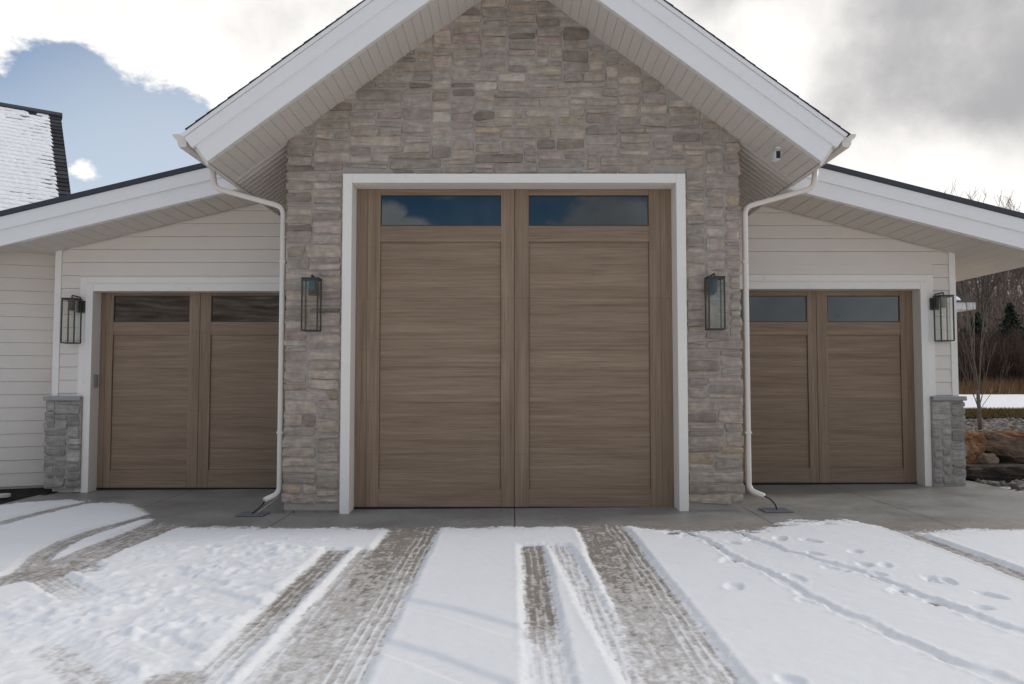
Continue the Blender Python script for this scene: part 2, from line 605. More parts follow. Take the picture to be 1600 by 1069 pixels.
def vnoise(x, y, scale, seed, octaves=1, rough=.5):
    """value noise, -1..1"""
    out = np.zeros(np.broadcast(x, y).shape, dtype=float)
    amp, tot = 1.0, 0.0
    rg = np.random.RandomState(seed)
    for o in range(octaves):
        ang = rg.rand(256, 256) * 2 * np.pi
        gx, gy = np.cos(ang), np.sin(ang)
        ca, sa = math.cos(.55 + 1.1 * o), math.sin(.55 + 1.1 * o)
        u, v = (x * ca - y * sa) / scale + 1000.3 + o * 7.7, (x * sa + y * ca) / scale + 1000.7 + o * 3.1
        iu, iv = np.floor(u).astype(int), np.floor(v).astype(int)
        fu, fv = u - iu, v - iv
        wu, wv = fu ** 3 * (fu * (fu * 6 - 15) + 10), fv ** 3 * (fv * (fv * 6 - 15) + 10)

        def gr(di, dj):
            i, j = (iu + di) % 256, (iv + dj) % 256
            return gx[i, j] * (fu - di) + gy[i, j] * (fv - dj)
        out += amp * ((gr(0, 0) * (1 - wu) + gr(1, 0) * wu) * (1 - wv) + (gr(0, 1) * (1 - wu) + gr(1, 1) * wu) * wv)
        tot += amp
        amp *= rough
        scale *= .5
    return out / tot * 1.6


def grid_mesh(name, xs, ys, zfun, mat, smooth=True, attr=None):
    X, Y = np.meshgrid(xs, ys)
    Z = zfun(X, Y)
    at = None
    if isinstance(Z, tuple):
        Z, at = Z
    nx, ny = len(xs), len(ys)
    me = bpy.data.meshes.new(name)
    me.vertices.add(nx * ny)
    me.vertices.foreach_set('co', np.stack([X.ravel(), Y.ravel(), Z.ravel()], 1).ravel().astype(np.float32))
    i = np.arange(nx * ny).reshape(ny, nx)
    q = np.stack([i[:-1, :-1], i[:-1, 1:], i[1:, 1:], i[1:, :-1]], -1).reshape(-1, 4)
    me.loops.add(q.size)
    me.loops.foreach_set('vertex_index', q.ravel().astype(np.int32))
    me.polygons.add(len(q))
    me.polygons.foreach_set('loop_start', (np.arange(len(q)) * 4).astype(np.int32))
    me.update(calc_edges=True)
    me.polygons.foreach_set('use_smooth', [smooth] * len(q))
    if at is not None:
        a = me.attributes.new('thickness', 'FLOAT', 'POINT')
        a.data.foreach_set('value', at.ravel().astype(np.float32))
    me.materials.append(mat)
    o = bpy.data.objects.new(name, me)
    COL.objects.link(o)
    return o


def GZ(X):
    return .016 + .008 * np.clip(X, -8, 8)


def bed_h(X, Y):
    """raised bed held by the boulders right of the garage"""
    return .56 * sstep(12.0, 13.0, Y - .06 * (X - 6.5)) * sstep(6.3, 6.9, X) + .20 * sstep(14, 24, Y) * sstep(6.3, 8, X)


def ground_h(X, Y):
    z = GZ(X) - .045
    return z + bed_h(X, Y) + .02 * vnoise(X, Y, 6, 3, 3) * sstep(8, 20, np.hypot(X, Y - 8))


xs = np.unique(np.concatenate([np.linspace(-900, -40, 14), np.linspace(-40, -10, 12), np.linspace(-10, 6.2, 14), np.linspace(6.2, 16, 60), np.linspace(16, 60, 40), np.linspace(60, 900, 14)]))
ys = np.unique(np.concatenate([np.linspace(-900, -40, 14), np.linspace(-40, 9, 16), np.linspace(9, 20, 70), np.linspace(20, 70, 40), np.linspace(70, 900, 14)]))
tag(grid_mesh('ground', xs, ys, ground_h, M['snow']), kind='structure')
tag(grid_mesh('driveway', np.linspace(-6.42, 6.62, 30), np.linspace(-12, 11.6, 40), lambda X, Y: GZ(X), M['concrete']), kind='structure')

# snow lying on the driveway, with the tyre tracks and footprints pressed into it
xs = np.concatenate([np.linspace(-9.5, -6.9, 40)[:-1], np.arange(-6.9, 6.9, .0135), np.linspace(6.9, 9.5, 40)[1:]])
ys = np.concatenate([np.linspace(-12, 3.5, 160)[:-1], np.arange(3.5, 9.0, .0135), np.arange(9.0, 10.9, .02)])


def seg_dist(X, Y, pts):
    """distance to a polyline and the fraction along it"""
    best = np.full(X.shape, 1e9)
    frac = np.zeros(X.shape)
    tot = sum(math.dist(a, b) for a, b in zip(pts, pts[1:]))
    acc = 0
    for (ax, ay), (bx, by) in zip(pts, pts[1:]):
        dx, dy = bx - ax, by - ay
        L = math.hypot(dx, dy)
        t = np.clip(((X - ax) * dx + (Y - ay) * dy) / (L * L), 0, 1)
        d = np.hypot(X - ax - t * dx, Y - ay - t * dy)
        m = d < best
        best = np.where(m, d, best)
        frac = np.where(m, (acc + t * L) / tot, frac)
        acc += L
    return best, frac


def snow_h(X, Y):
    n_big = vnoise(X, Y, 1.3, 11, 3)
    n_mid = vnoise(X, Y, .28, 12, 3)
    n_fine = vnoise(X, Y, .07, 13, 3, .6)
    n_grit = vnoise(X, Y, .03, 14, 2, .6)
    T = .032 + .006 * n_big + .004 * n_mid + .002 * n_fine
    # trampled, lumpy snow left of the middle tracks
    rough = sstep(-3.9, -3.3, X) * (1 - sstep(-1.75, -1.55, X)) * sstep(3.2, 3.8, Y) * (1 - sstep(7.2, 8.0, Y))
    lump = np.maximum(0, vnoise(X, Y, .22, 15, 3, .6)) ** 1.5
    T = T + rough * (.038 * lump + .014 * np.maximum(0, vnoise(X, Y, .11, 16, 2)) + .007 * n_fine * sstep(-.2, .2, vnoise(X, Y, .6, 17, 2)) - .004)
    cl = np.exp(-(((X + 2.75) / .4) ** 2 + ((Y - 5.15) / .3) ** 2))
    T = T + cl * .06 * np.maximum(0, vnoise(X, Y, .16, 18, 2))
    for (cx, cy, rx, ry) in ((-2.55, 5.5, .3, .14), (-1.9, 4.9, .35, .15), (-2.2, 4.7, .3, .1), (-2.3, 6.3, .4, .2), (-2.0, 7.0, .4, .2)):
        T = T + .045 * np.exp(-(((X - cx) / rx) ** 2 + ((Y - cy) / ry) ** 2)) * np.maximum(0, vnoise(X, Y, .12, 19, 2) + .2)
    # two broken lines of shallow diagonal grooves lowered into the snow
    for pts in ([(-2.64, 6.16), (-2.19, 5.87)], [(-2.0, 5.84), (-1.72, 5.68)], [(-.75, 5.36), (-.41, 5.13), (.04, 4.68)],
                [(-2.33, 5.75), (-1.72, 5.3)], [(-.8, 4.54), (-.48, 4.29), (-.1, 3.9)], [(-3.6, 5.2), (-2.97, 4.94)], [(-2.1, 4.66), (-1.73, 4.34)]):
        d, f = seg_dist(X, Y, pts)
        T = T - .024 * (1 - sstep(.055, .115, d)) * (.85 + .3 * n_mid)
    T = np.maximum(T, .010 + .002 * n_fine)
    # where the snow ends towards the doors
    lim = np.interp(X[0], [-9.5, -6.41, -6.04, -5.6, -4.69, -4.12, -3.63, -3.38, -2.53, -1.3, .66, 1.2, 1.3, 1.76, 2.43, 2.7, 2.94, 3.55, 3.62, 3.70, 3.9, 4.5, 5.07, 9.5],
                    [9.85, 9.94, 10.3, 10.35, 9.94, 9.13, 8.5, 8.39, 8.29, 8.22, 8.25, 8.25, 8.11, 7.9, 7.95, 8.3, 8.5, 8.5, 8.3, 7.95, 7.8, 7.9, 7.87, 7.87])
    lim = np.broadcast_to(lim, X.shape)
    edge = lim - Y + .07 * n_mid + .06 * n_fine + .05 * n_grit + .09 * vnoise(X, Y, .13, 23, 3, .65) + .05 * vnoise(X, Y, .5, 21, 2)
    amt = sstep(-.08, .50, edge)
    T = T * amt - .007 * (1 - amt) + .012 * n_grit * (1 - amt) * sstep(-.25, .05, edge)
    # half melted patchy rim in front of the right pier
    rim = np.exp(-(((X - 2.9) / .65) ** 2 + ((Y - 8.25) / .22) ** 2))
    T = T - rim * .040 * sstep(-.1, .35, vnoise(X, Y, .26, 22, 3, .6))

    def track(T, d, hw, resid, tread=0.0, coord=None, soft=.034, ridge=.004, ph=0.0, nseed=0):
        """press a wheel track of half width hw; resid 0 = bare concrete, 1 = still snowy"""
        inside = 1 - sstep(hw - soft, hw + soft, d + .014 * n_fine + .014 * n_grit + .012 * n_mid)
        wipe = .65 * vnoise(X * 3.6, Y * .5, .16, 30 + nseed, 3, .65) + .6 * vnoise(X, Y, .10, 36 + nseed, 3, .65)
        bottom = -.0016 + resid * .011 + .0072 * wipe + .004 * n_grit + .003 * n_fine
        if coord is not None:
            s = np.sin(coord * 2 * math.pi / .055 + ph + 1.2 * vnoise(X, Y, .8, 40 + nseed))
            bottom = bottom + tread * .007 * sstep(.45, .95, s) * (.55 + .45 * sstep(-.5, .3, vnoise(X * 2, Y * .4, .2, 50 + nseed, 2)))
        rd = ridge * np.exp(-((d - hw - .03) / .025) ** 2)
        has = sstep(.0, .02, T)
        return (T + rd * has) * (1 - inside) + np.minimum(T, bottom) * inside

    # curved tracks swinging into the left door
    for pts, hw, r0, r1, sd in (
            ([(-4.0, 9.3), (-4.08, 8.87), (-4.2, 8.21), (-4.22, 7.56), (-4.1, 6.97), (-3.9, 6.45), (-3.78, 6.1)], .125, -.1, .35, 1),
            ([(-3.72, 8.9), (-3.67, 7.9), (-3.69, 7.2), (-3.68, 6.7), (-3.74, 6.3)], .235, -.1, .35, 2),
            ([(-3.66, 6.7), (-3.42, 6.5), (-3.35, 6.3)], .08, .2, .5, 3),
            ([(-4.8, 5.3), (-4.3, 5.7), (-3.9, 6.0), (-3.65, 6.35)], .21, .15, .15, 3),
            ([(-3.78, 6.36), (-3.38, 5.93), (-3.05, 5.6)], .14, .2, .9, 4),
            ([(-5.2, 10.4), (-5.4, 9.7), (-5.45, 9.2), (-5.5, 8.5), (-5.6, 7.8)], .14, -.05, .2, 5)):
        d, f = seg_dist(X, Y, pts)
        T = track(T, d, hw, r0 + (r1 - r0) * f, .5, d, .04, .003, 0, sd)
    # straight tracks up to the big middle door: x, half width, y end, snow left near / far
    def straight(T, xc, hw, yend, y_thin, y_far, r_near, r_far, tread, side=0, sd=0, xs_=0.0):
        x0 = xc + xs_ * (Y - 6) + .012 * vnoise(Y, Y * 0, 1.1, 60 + sd)
        d = np.abs(X - x0)
        along = Y - yend + .02 * n_mid
        d = np.where(along > 0, np.maximum(d, hw + along), d)
        r = r_near + (r_far - r_near) * sstep(y_thin, y_far, Y)
        tr = tread if not side else tread * sstep(-.02, .1, (X - x0) * side)
        return track(T, d, hw, r, tr, X, .042, .0025, sd, sd)
    T = straight(T, -1.54, .118, 7.08, 3.9, 5.6, .95, .05, .7, 0, 6)
    T = straight(T, -.985, .265, 8.3, 3.6, 7.9, .62, -.02, 1.0, 1, 7)
    T = straight(T, -1.16, .20, 7.1, 3.6, 6.6, .75, .3, .5, 0, 8)
    T = straight(T, .185, .115, 7.2, 4.2, 5.1, .9, .0, .8, 0, 9)
    T = straight(T, .49, .10, 7.2, 3.9, 7.1, .75, .62, .8, 0, 10, -.07)
    T = straight(T, .90, .255, 8.35, 3.4, 7.2, .62, .05, .9, 1, 11)
    # melted strip on the right
    d, f = seg_dist(X, Y, [(3.75, 8.3), (3.78, 7.3), (3.80, 6.5), (3.79, 4.5)])
    T = track(T, d, .095, .15 + 0 * f, .3, d, .03, .006, 0, 12)
    d, f = seg_dist(X, Y, [(-1.72, 4.05), (-1.55, 3.5)])
    T = track(T, d, .16, .35 + 0 * f, .4, X, .06, 0, 0, 13)
    d, f = seg_dist(X, Y, [(-2.6, 4.5), (-1.9, 3.8)])
    T = track(T, d, .14, .75 + 0 * f, .2, d, .08, 0, 0, 14)
    # dragging footsteps on the right
    for pts in ([(1.66, 7.81), (1.79, 7.18), (1.82, 6.58), (1.87, 6.3), (1.94, 6.06), (1.98, 5.61), (2.05, 5.23), (2.11, 4.89), (2.18, 4.54), (2.35, 3.99), (2.6, 3.2)],
                [(2.17, 7.71), (2.33, 6.82), (2.49, 6.47), (2.62, 6.16), (2.74, 5.7), (2.75, 5.38), (2.86, 4.89), (2.94, 4.6), (3.2, 3.8)]):
        wob = .03 * vnoise(X, Y, .25, 70, 2)
        d, f = seg_dist(X + wob, Y + wob, pts)
        wdt = .032 + .022 * vnoise(X, Y, .35, 71, 2) + .014 * sstep(.3, .8, f)
        T = T - .026 * (1 - sstep(wdt * .5, wdt * 1.4, d + .012 * n_fine)) * (.75 + .5 * n_mid) + .010 * np.exp(-((d - wdt - .03) / .025) ** 2) * np.maximum(0, n_fine + .3)
    prints = [(1070, 842), (1110, 856), (1137, 880), (1142, 853), (1165, 849), (1215, 847), (1262, 851), (1330, 868), (1236, 908), (1252, 944), (1142, 921),
              (1268, 871), (1345, 889), (1470, 915), (1535, 938), (1520, 957), (1362, 903), (1448, 912), (1375, 890), (1300, 895), (1395, 930), (1455, 950),
              (1085, 838), (1050, 835), (1175, 835), (385, 838), (382, 866), (340, 852), (430, 849), (1225, 1068)]
    for k, (px, py) in enumerate(prints):
        d = 1.5 * F_PX / (py - 595.0)
        cx, cy = (px - 800) / F_PX * d, d
        a = .5 * math.sin(k * 2.4)
        u = (X - cx) * math.cos(a) + (Y - cy) * math.sin(a)
        v = -(X - cx) * math.sin(a) + (Y - cy) * math.cos(a)
        rk = random.Random(k)
        q = np.sqrt((u / rk.uniform(.05, .075)) ** 2 + (v / rk.uniform(.07, .13)) ** 2) + .45 * n_mid + .25 * n_fine
        T = T - rk.uniform(.014, .026) * (1 - sstep(.55, 1.1, q)) + .006 * np.exp(-((q - 1.3) / .2) ** 2) * np.maximum(0, n_fine + .4)
    # little chunks thrown beside the wheel tracks
    ch = np.maximum(0, vnoise(X, Y, .06, 80, 1) - .72) * .06
    T = T + ch * sstep(.01, .03, T) * rough
    T = np.where(X < -6.45, np.minimum(T, .02 - .2 * sstep(9.6, 9.8, Y)), T)
    T = T - .1 * sstep(6.55, 6.68, X) * sstep(9.0, 9.2, Y)
    T = np.where(T < 0, np.maximum(T, -.012), T)
    return GZ(X) + T, T


o = grid_mesh('snow', xs, ys, snow_h, M['snow_drive'])
tag(o, kind='structure')


# ------------------------------------------------------------------ stone masonry
def masonry(mb, org, ua, va, na, u0, u1, v0, v1, cell=.043, opening=None, keep=None, wr=(4, 12), hr=(2, 4), seed=1, prot=(.016, .036), rag=0.0):
    """rough ashlar: stones of irregular size packed on a plane with axes ua, va and outward normal na"""
    rg = random.Random(seed)
    nu, nv = int(math.ceil((u1 - u0) / cell)), int(math.ceil((v1 - v0) / cell))
    occ = [[False] * nu for _ in range(nv)]
    if opening:
        a0, a1, b0, b1 = opening
        for j in range(nv):
            for i in range(nu):
                cu, cv = u0 + (i + .5) * cell, v0 + (j + .5) * cell
                if a0 < cu < a1 and b0 < cv < b1:
                    occ[j][i] = True
    org, ua, va, na = Vector(org), Vector(ua), Vector(va), Vector(na)
    for j in range(nv):
        for i in range(nu):
            if occ[j][i]:
                continue
            h = rg.choice((hr[0], hr[0], hr[0] + 1, hr[0] + 1, hr[0] + 1, hr[1]))
            wd_ = min(wr[1], max(wr[0], int(rg.gauss((wr[0] + wr[1]) / 2, (wr[1] - wr[0]) / 3.2))))
            if h >= 4 and rg.random() < .5:
                wd_ = max(wr[0], wd_ - 3)
            k = 0
            while k < wd_ and i + k < nu and not occ[j][i + k]:
                k += 1
            wd_ = k
            if i + wd_ < nu and not occ[j][i + wd_]:
                r = 0
                while i + wd_ + r < nu and not occ[j][i + wd_ + r] and r < 5:
                    r += 1
                if r < 4:
                    wd_ += r
            hh = 1
            while hh < h and j + hh < nv and all(not occ[j + hh][i + q] for q in range(wd_)):
                hh += 1
            if j + hh < nv and wd_ > 0 and hh < 2 and False:
                hh = 2
            for b in range(hh):
                for q in range(wd_):
                    occ[j + b][i + q] = True
            ua0, ua1 = u0 + i * cell, min(u1, u0 + (i + wd_) * cell)
            va0, va1 = v0 + j * cell, min(v1, v0 + (j + hh) * cell)
            if opening:
                if va0 < b1 - .01:
                    if ua0 < a0 < ua1:
                        ua1 = a0
                    if ua0 < a1 < ua1:
                        ua0 = a1
                if ua1 > a0 + .01 and ua0 < a1 - .01 and va0 < b1 < va1:
                    va0 = b1
            if rag:
                if i == 0:
                    ua0 -= rg.uniform(-.3, 1) * rag
                if i + wd_ >= nu:
                    ua1 += rg.uniform(-.3, 1) * rag
            w_, h_ = ua1 - ua0, va1 - va0
            if w_ < .025 or h_ < .025:
                continue
            if keep and not keep((ua0 + ua1) / 2, va0):
                continue
            g = rg.uniform(.004, .009)
            pr = rg.uniform(*prot)
            nx_, ny_ = max(3, int(w_ / .035)), max(3, int(h_ / .035))
            cj = min(.016, w_ * .12, h_ * .16)
            co = [(rg.uniform(-cj, cj), rg.uniform(-cj, cj)) for _ in range(4)]
            tilt = (rg.uniform(-.007, .007), rg.uniform(-.005, .005))
            sv = Vector((rg.uniform(0, 99), rg.uniform(0, 99), rg.uniform(0, 99)))
            ss = [0.0, min(.3, .009 / w_)] + [k_ / nx_ for k_ in range(1, nx_)] + [max(.7, 1 - .009 / w_), 1.0]
            ts = [0.0, min(.3, .009 / h_)] + [k_ / ny_ for k_ in range(1, ny_)] + [max(.7, 1 - .009 / h_), 1.0]
            vs, fs = [], []
            for b, tt in enumerate(ts):
                for q, s in enumerate(ss):
                    ox = (co[0][0] * (1 - s) * (1 - tt) + co[1][0] * s * (1 - tt) + co[2][0] * s * tt + co[3][0] * (1 - s) * tt)
                    oy = (co[0][1] * (1 - s) * (1 - tt) + co[1][1] * s * (1 - tt) + co[2][1] * s * tt + co[3][1] * (1 - s) * tt)
                    u = ua0 + g + s * (w_ - 2 * g)
                    v = va0 + g + tt * (h_ - 2 * g)
                    nn = noise.noise_vector(Vector((u * 9, v * 9, 0)) + sv)
                    u += ox + nn.x * .006
                    v += oy + nn.y * .006
                    # round the corners in plan
                    cs, ct = min(s, 1 - s) * w_, min(tt, 1 - tt) * h_
                    if cs < .02 and ct < .02:
                        pull = (.02 - max(cs, ct)) * .35
                        u += pull * (1 if s < .5 else -1)
                        v += pull * (1 if tt < .5 else -1)
                    e = min(cs, ct)
                    if b in (0, len(ts) - 1) or q in (0, len(ss) - 1):
                        d = -.004
                    else:
                        fall = max(0, 1 - e / .028)
                        d = pr - .011 * fall * fall + tilt[0] * (s - .5) * 2 + tilt[1] * (tt - .5) * 2
                        d += .009 * noise.noise(Vector((u * 14, v * 20, 3)) + sv) + .004 * noise.noise(Vector((u * 45, v * 60, 9)) + sv)
                    vs.append(org + ua * u + va * v + na * d)
            L = len(ss)
            for b in range(len(ts) - 1):
                for q in range(L - 1):
                    fs.append((b * L + q, b * L + q + 1, (b + 1) * L + q + 1, (b + 1) * L + q))
            mb.add(vs, fs)


# ------------------------------------------------------------------ the garage building
X0 = .025
YM = 9.11                      # face of the stone gable
MG, ZG = .745, 6.32            # gable soffit: slope and apex height
YF = 8.35                      # front of the gable roof
CG, SG = 1 / math.hypot(1, MG), MG / math.hypot(1, MG)
YB = 19.0
YW = 11.0                      # face of the two wings
wing = {-1: dict(z=4.897, m=.2426, yf=10.2, corner=6.41, end=8.4, door0=5.87, cen=4.44, top=2.77, zl=1.705),
        1: dict(z=4.915, m=.2577, yf=10.06, corner=6.22, end=7.06, door0=5.72, cen=4.33, top=2.80, zl=1.676)}

G = thing('garage_building', (X0, YM, 0), 'three-door garage building with a tall stone gable in the middle and white sided wings', 'building')
GB = G


def slope_pt(side, s, n):
    """point on a gable slope: s metres down from the apex, n metres above the soffit"""
    return (X0 + side * (s * CG + n * SG), ZG - s * SG + n * CG)


SE = 3.30 / CG                 # slope length to the lower eave corner

# stone gable wall
mb = MB()
top_keep = lambda u, v: v < ZG - MG * abs(u - X0) + .02
masonry(mb, (0, YM, 0), (1, 0, 0), (0, 0, 1), (0, -1, 0), -2.635, 2.665, .10, 6.4, opening=(-1.972, 2.022, 0, 3.928), keep=top_keep, seed=5, rag=.014, wr=(6, 15), prot=(.011, .026), cell=.0385)
mb.build('stone_wall', M['stone'], G, smooth=False)
mb = MB()
mb.prism_y([(-2.615, .03), (-1.95, .03), (-1.95, 3.9), (2.0, 3.9), (2.0, .03), (2.645, .03), (2.645, ZG - MG * 2.62 + .1), (X0, ZG + .1), (-2.615, ZG - MG * 2.62 + .1)], YM, YM + .18)
mb.build('mortar_bed', M['mortar'], G)
for s in (-1, 1):
    mb = MB()
    xx = -2.615 if s < 0 else 2.645
    masonry(mb, (xx, 0, 0), (0, -s, 0), (0, 0, 1), (s, 0, 0), *((-YW, -YM - .01) if s > 0 else (YM + .01, YW)), .10, 4.4, seed=8 + s)
    mb.build('stone_return', M['stone'], G)
    mb = MB()
    mb.box(xx - .12 if s > 0 else xx, xx if s > 0 else xx + .12, YM + .185, YW + .3, .03, 4.45)
    mb.build('mortar_bed', M['mortar'], G)
for xa, xb in ((-2.60, -1.975), (2.025, 2.63)):
    mb = MB()
    mb.box(xa, xb, YM + .012, YM + .1, -.08, .10)
    mb.build('footing', M['concrete'], G)

# gable roof
roof = MB()
for s in (-1, 1):
    poly = [slope_pt(s, 0, 0), slope_pt(s, SE, 0), slope_pt(s, SE, .21), slope_pt(s, SE + .02, .21), slope_pt(s, SE + .02, .385), (X0, ZG + .385 / CG)]
    roof.prism_y(poly, YF + .02, YB)
roof_o = roof.build('roof', M['fascia'], G)
sh = MB()
rg = random.Random(3)
for s in (-1, 1):
    # courses of shingles showing their thickness along the rake
    k = 0
    ss_ = -.02
    while ss_ < SE - .06:
        L = .14 * rg.uniform(.93, 1.07)
        a, b = slope_pt(s, max(ss_, 0), .396), slope_pt(s, ss_ + L + .03, .391)
        c, d = slope_pt(s, ss_ + L + .03, .407 + rg.uniform(-.002, .002)), slope_pt(s, max(ss_, 0), .400)
        sh.prism_y([a, b, c, d], YF - .060 - rg.uniform(0, .006), YB)
        ss_ += L
sh.build('shingles', M['shingle'], roof_o)
for s in (-1, 1):
    rk = MB()
    rk.prism_y([slope_pt(s, 0, -.004), slope_pt(s, SE - .005, -.004), slope_pt(s, SE - .005, .21), (X0, ZG + .21 / CG)], YF - .022, YF + .018)
    rk.build('fascia_board', M['fascia'], G, bevel=.004)
    rk = MB()
    rk.prism_y([(X0, ZG + .205 / CG), slope_pt(s, SE + .035, .205), slope_pt(s, SE + .035, .345), (X0, ZG + .345 / CG)], YF - .045, YF + .016)
    rk.build('fascia_board', M['fascia'], G, bevel=.004)
    rk = MB()
    rk.prism_y([(X0, ZG + .348 / CG), slope_pt(s, SE + .04, .348), slope_pt(s, SE + .045, .390), (X0, ZG + .390 / CG)], YF - .058, YF + .014)
    rk.build('drip_edge', M['fascia'], G, bevel=.003)
    # soffit: boards running front to back under the rake
    so = MB()
    st = .118
    k = 0
    while k * st < SE - .01:
        a, b = k * st + .0012, min((k + 1) * st - .0012, SE - .008)
        so.prism_y([slope_pt(s, a, -.004), slope_pt(s, a, -.012), slope_pt(s, a + .006, -.016), slope_pt(s, b - .006, -.016), slope_pt(s, b, -.012), slope_pt(s, b, -.004)], YF + .02, YM + .03)
        k += 1
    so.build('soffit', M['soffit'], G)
    # boards running down the slope under the side eave
    so = MB()
    s_in = (2.60) / CG
    y = YM + .09
    so.prism_y([slope_pt(s, s_in, -.004), slope_pt(s, s_in, -.022), slope_pt(s, SE - .01, -.022), slope_pt(s, SE - .01, -.004)], YM + .032, YM + .085)
    while y < YW + .1:
        a, b = y + .004, y + .118
        for (ya, yb, n) in ((a, a + .045, -.014), (a + .053, b - .034, -.026), (b - .026, b, -.012)):
            so.prism_y([slope_pt(s, s_in, -.004), slope_pt(s, s_in, n), slope_pt(s, SE - .01, n), slope_pt(s, SE - .01, -.004)], ya, yb)
        y += .122
    so.build('soffit', M['soffit'], G)

# gutters and downspouts
for s in (-1, 1):
    xg = X0 + s * 3.535
    prof = [(0, 4.175), (0, 4.035), (.075, 4.025), (.095, 4.06), (.10, 4.10), (.135, 4.13), (.15, 4.155), (.15, 4.172), (.142, 4.172), (.138, 4.155), (.125, 4.14), (.092, 4.105), (.086, 4.065), (.07, 4.035), (.008, 4.043), (.008, 4.175)]
    g = MB()
    g.prism_y([(xg + s * a, z) for a, z in prof], YF + .03, YW + .5)
    capp = [(0, 4.172), (0, 4.035), (.075, 4.025), (.095, 4.06), (.10, 4.10), (.135, 4.13), (.15, 4.155), (.15, 4.172)]
    g.prism_y([(xg + s * a, z) for a, z in capp], YF + .018, YF + .028)
    gu = g.build('gutter', M['gutter'], G)
    # fascia behind the gutter
    fb = MB()
    fb.prism_y([slope_pt(s, SE + .001, -.02), slope_pt(s, SE + .028, -.02), slope_pt(s, SE + .028, .2), slope_pt(s, SE + .001, .2)], YF + .022, YW + .3)
    fb.build('eave_board', M['gutter'], G)
    dsp = MB()
    xv = X0 + s * 2.725
    yy = 9.2
    base = gz(xv)
    pts = arc_pts([(X0 + s * 3.565, yy, 4.05), (X0 + s * 3.545, yy, 3.79), (xv, 9.22, 3.565), (xv, 9.22, base + .21), (xv + s * .14, 9.1, base + .15)], .10, 6)
    dsp.tube(pts, .031, 12, True, 1.6)
    dsp.build('downspout', M['gutter'], gu, smooth=True)
    for zz in (.9, 2.9):
        br = MB()
        br.box(xv - .037, xv + .037, 9.185, 9.256, zz, zz + .025)
        br.build('strap', M['gutter'], gu)


def frame_trim(name, x0, x1, ztop, wdt, y0, y1, parent, zb0, zb1, lip=None):
    """casing around a door: two posts and a head, one mesh"""
    m = MB()
    m.box(x0, x0 + wdt, y0, y1, zb0, ztop)
    m.box(x1 - wdt, x1, y0, y1, zb1, ztop)
    m.box(x0 + wdt + .0005, x1 - wdt - .0005, y0 + .0015, y1, ztop - wdt, ztop)
    return m.build(name, M['trim'], parent, bevel=.005)


def garage_door(parent, x0, x1, zb0, ztop, yd, cols, rails, section, label):
    """x0..x1 the leaf; cols = stile edges; rails = (top of window, bottom of window, top of panel, bottom of panel)"""
    root = MB()
    root.box(x0 + .002, x1 - .002, yd + .03, yd + .05, zb0 + .03, ztop - .002)
    d = root.build('garage_door', M['wood_h'], parent)
    d['label'] = label
    (a0, b0, a1, b1, mid) = cols           # left panel a0..b0, right panel a1..b1
    wt, wb, pt, pb = rails
    cuts = [zb0 + .03]
    while cuts[-1] + section < ztop - .25:
        cuts.append(cuts[-1] + section)
    cuts.append(ztop)
    for (u0, u1) in ((x0, (x0 + a0) / 2 - .01), ((x0 + a0) / 2 - .008, a0), (b0, mid - .003), (mid + .003, a1), (b1, (b1 + x1) / 2), ((b1 + x1) / 2 + .002, x1)):
        m = MB()
        for c0, c1 in zip(cuts, cuts[1:]):
            m.box(u0, u1, yd, yd + .034, c0 + .0005, c1 - .0005)
        m.build('stile', M['wood_v'], d, bevel=.0012)
    for (u0, u1) in ((a0, b0), (a1, b1)):
        for (z0, z1) in ((wt, ztop), (pt, wb), (zb0 + .03, pb)):
            m = MB()
            m.box(u0 + .001, u1 - .001, yd + .001, yd + .034, z0, z1)
            m.build('rail', M['wood_h'], d, bevel=.003)
        m = MB()
        c2 = [pb] + [c for c in cuts if pb + .05 < c < pt - .05] + [pt]
        for c0, c1 in zip(c2, c2[1:]):
            m.box(u0 + .006, u1 - .006, yd + .023, yd + .0295, c0 + .0007, c1 - .0007)
        m.build('panel', M['wood_h'], d, bevel=.0012)
        m = MB()
        fw = .012
        m.box(u0 + .001, u0 + fw, yd + .008, yd + .03, wb, wt)
        m.box(u1 - fw, u1 - .001, yd + .008, yd + .03, wb, wt)
        m.box(u0 + fw, u1 - fw, yd + .009, yd + .03, wt - fw, wt - .0005)
        m.box(u0 + fw, u1 - fw, yd + .009, yd + .03, wb + .0005, wb + fw)
        m.build('window_frame', M['blackmetal'], d)
        m = MB()
        m.box(u0 + fw + .0005, u1 - fw - .0005, yd + .018, yd + .026, wb + fw + .0005, wt - fw - .0005)
        m.build('window', M['window'], d)
    m = MB()
    m.box(x0, x1, yd - .004, yd + .05, zb0 + .002, zb0 + .028)
    m.build('bottom_seal', M['rubber'], d)
    return d


# middle door
frame_trim('door_casing', -1.968, 2.018, 3.924, .108, YM - .055, YM + .02, G, -.004, .026)
m = MB()
m.box(-1.90, -1.866, YM + .021, YM + .27, 0, 3.86)
m.box(1.912, 1.946, YM + .021, YM + .27, .028, 3.86)
m.box(-1.866, 1.912, YM + .021, YM + .27, 3.815, 3.86)
m.build('door_jamb', M['trim'], G, bevel=.003)
YD = YM + .25
garage_door(G, -1.864, 1.910, .0, 3.812, YD, (-1.578, -.130, .200, 1.642, .030), (3.742, 3.370, 3.178, .235), .617, 'tall weathered wood garage door with two glass lights')
m = MB()
m.box(-1.9, 1.95, YM + .32, YM + .5, 0, 3.9)
m.build('door_backing', M['rubber'], G)

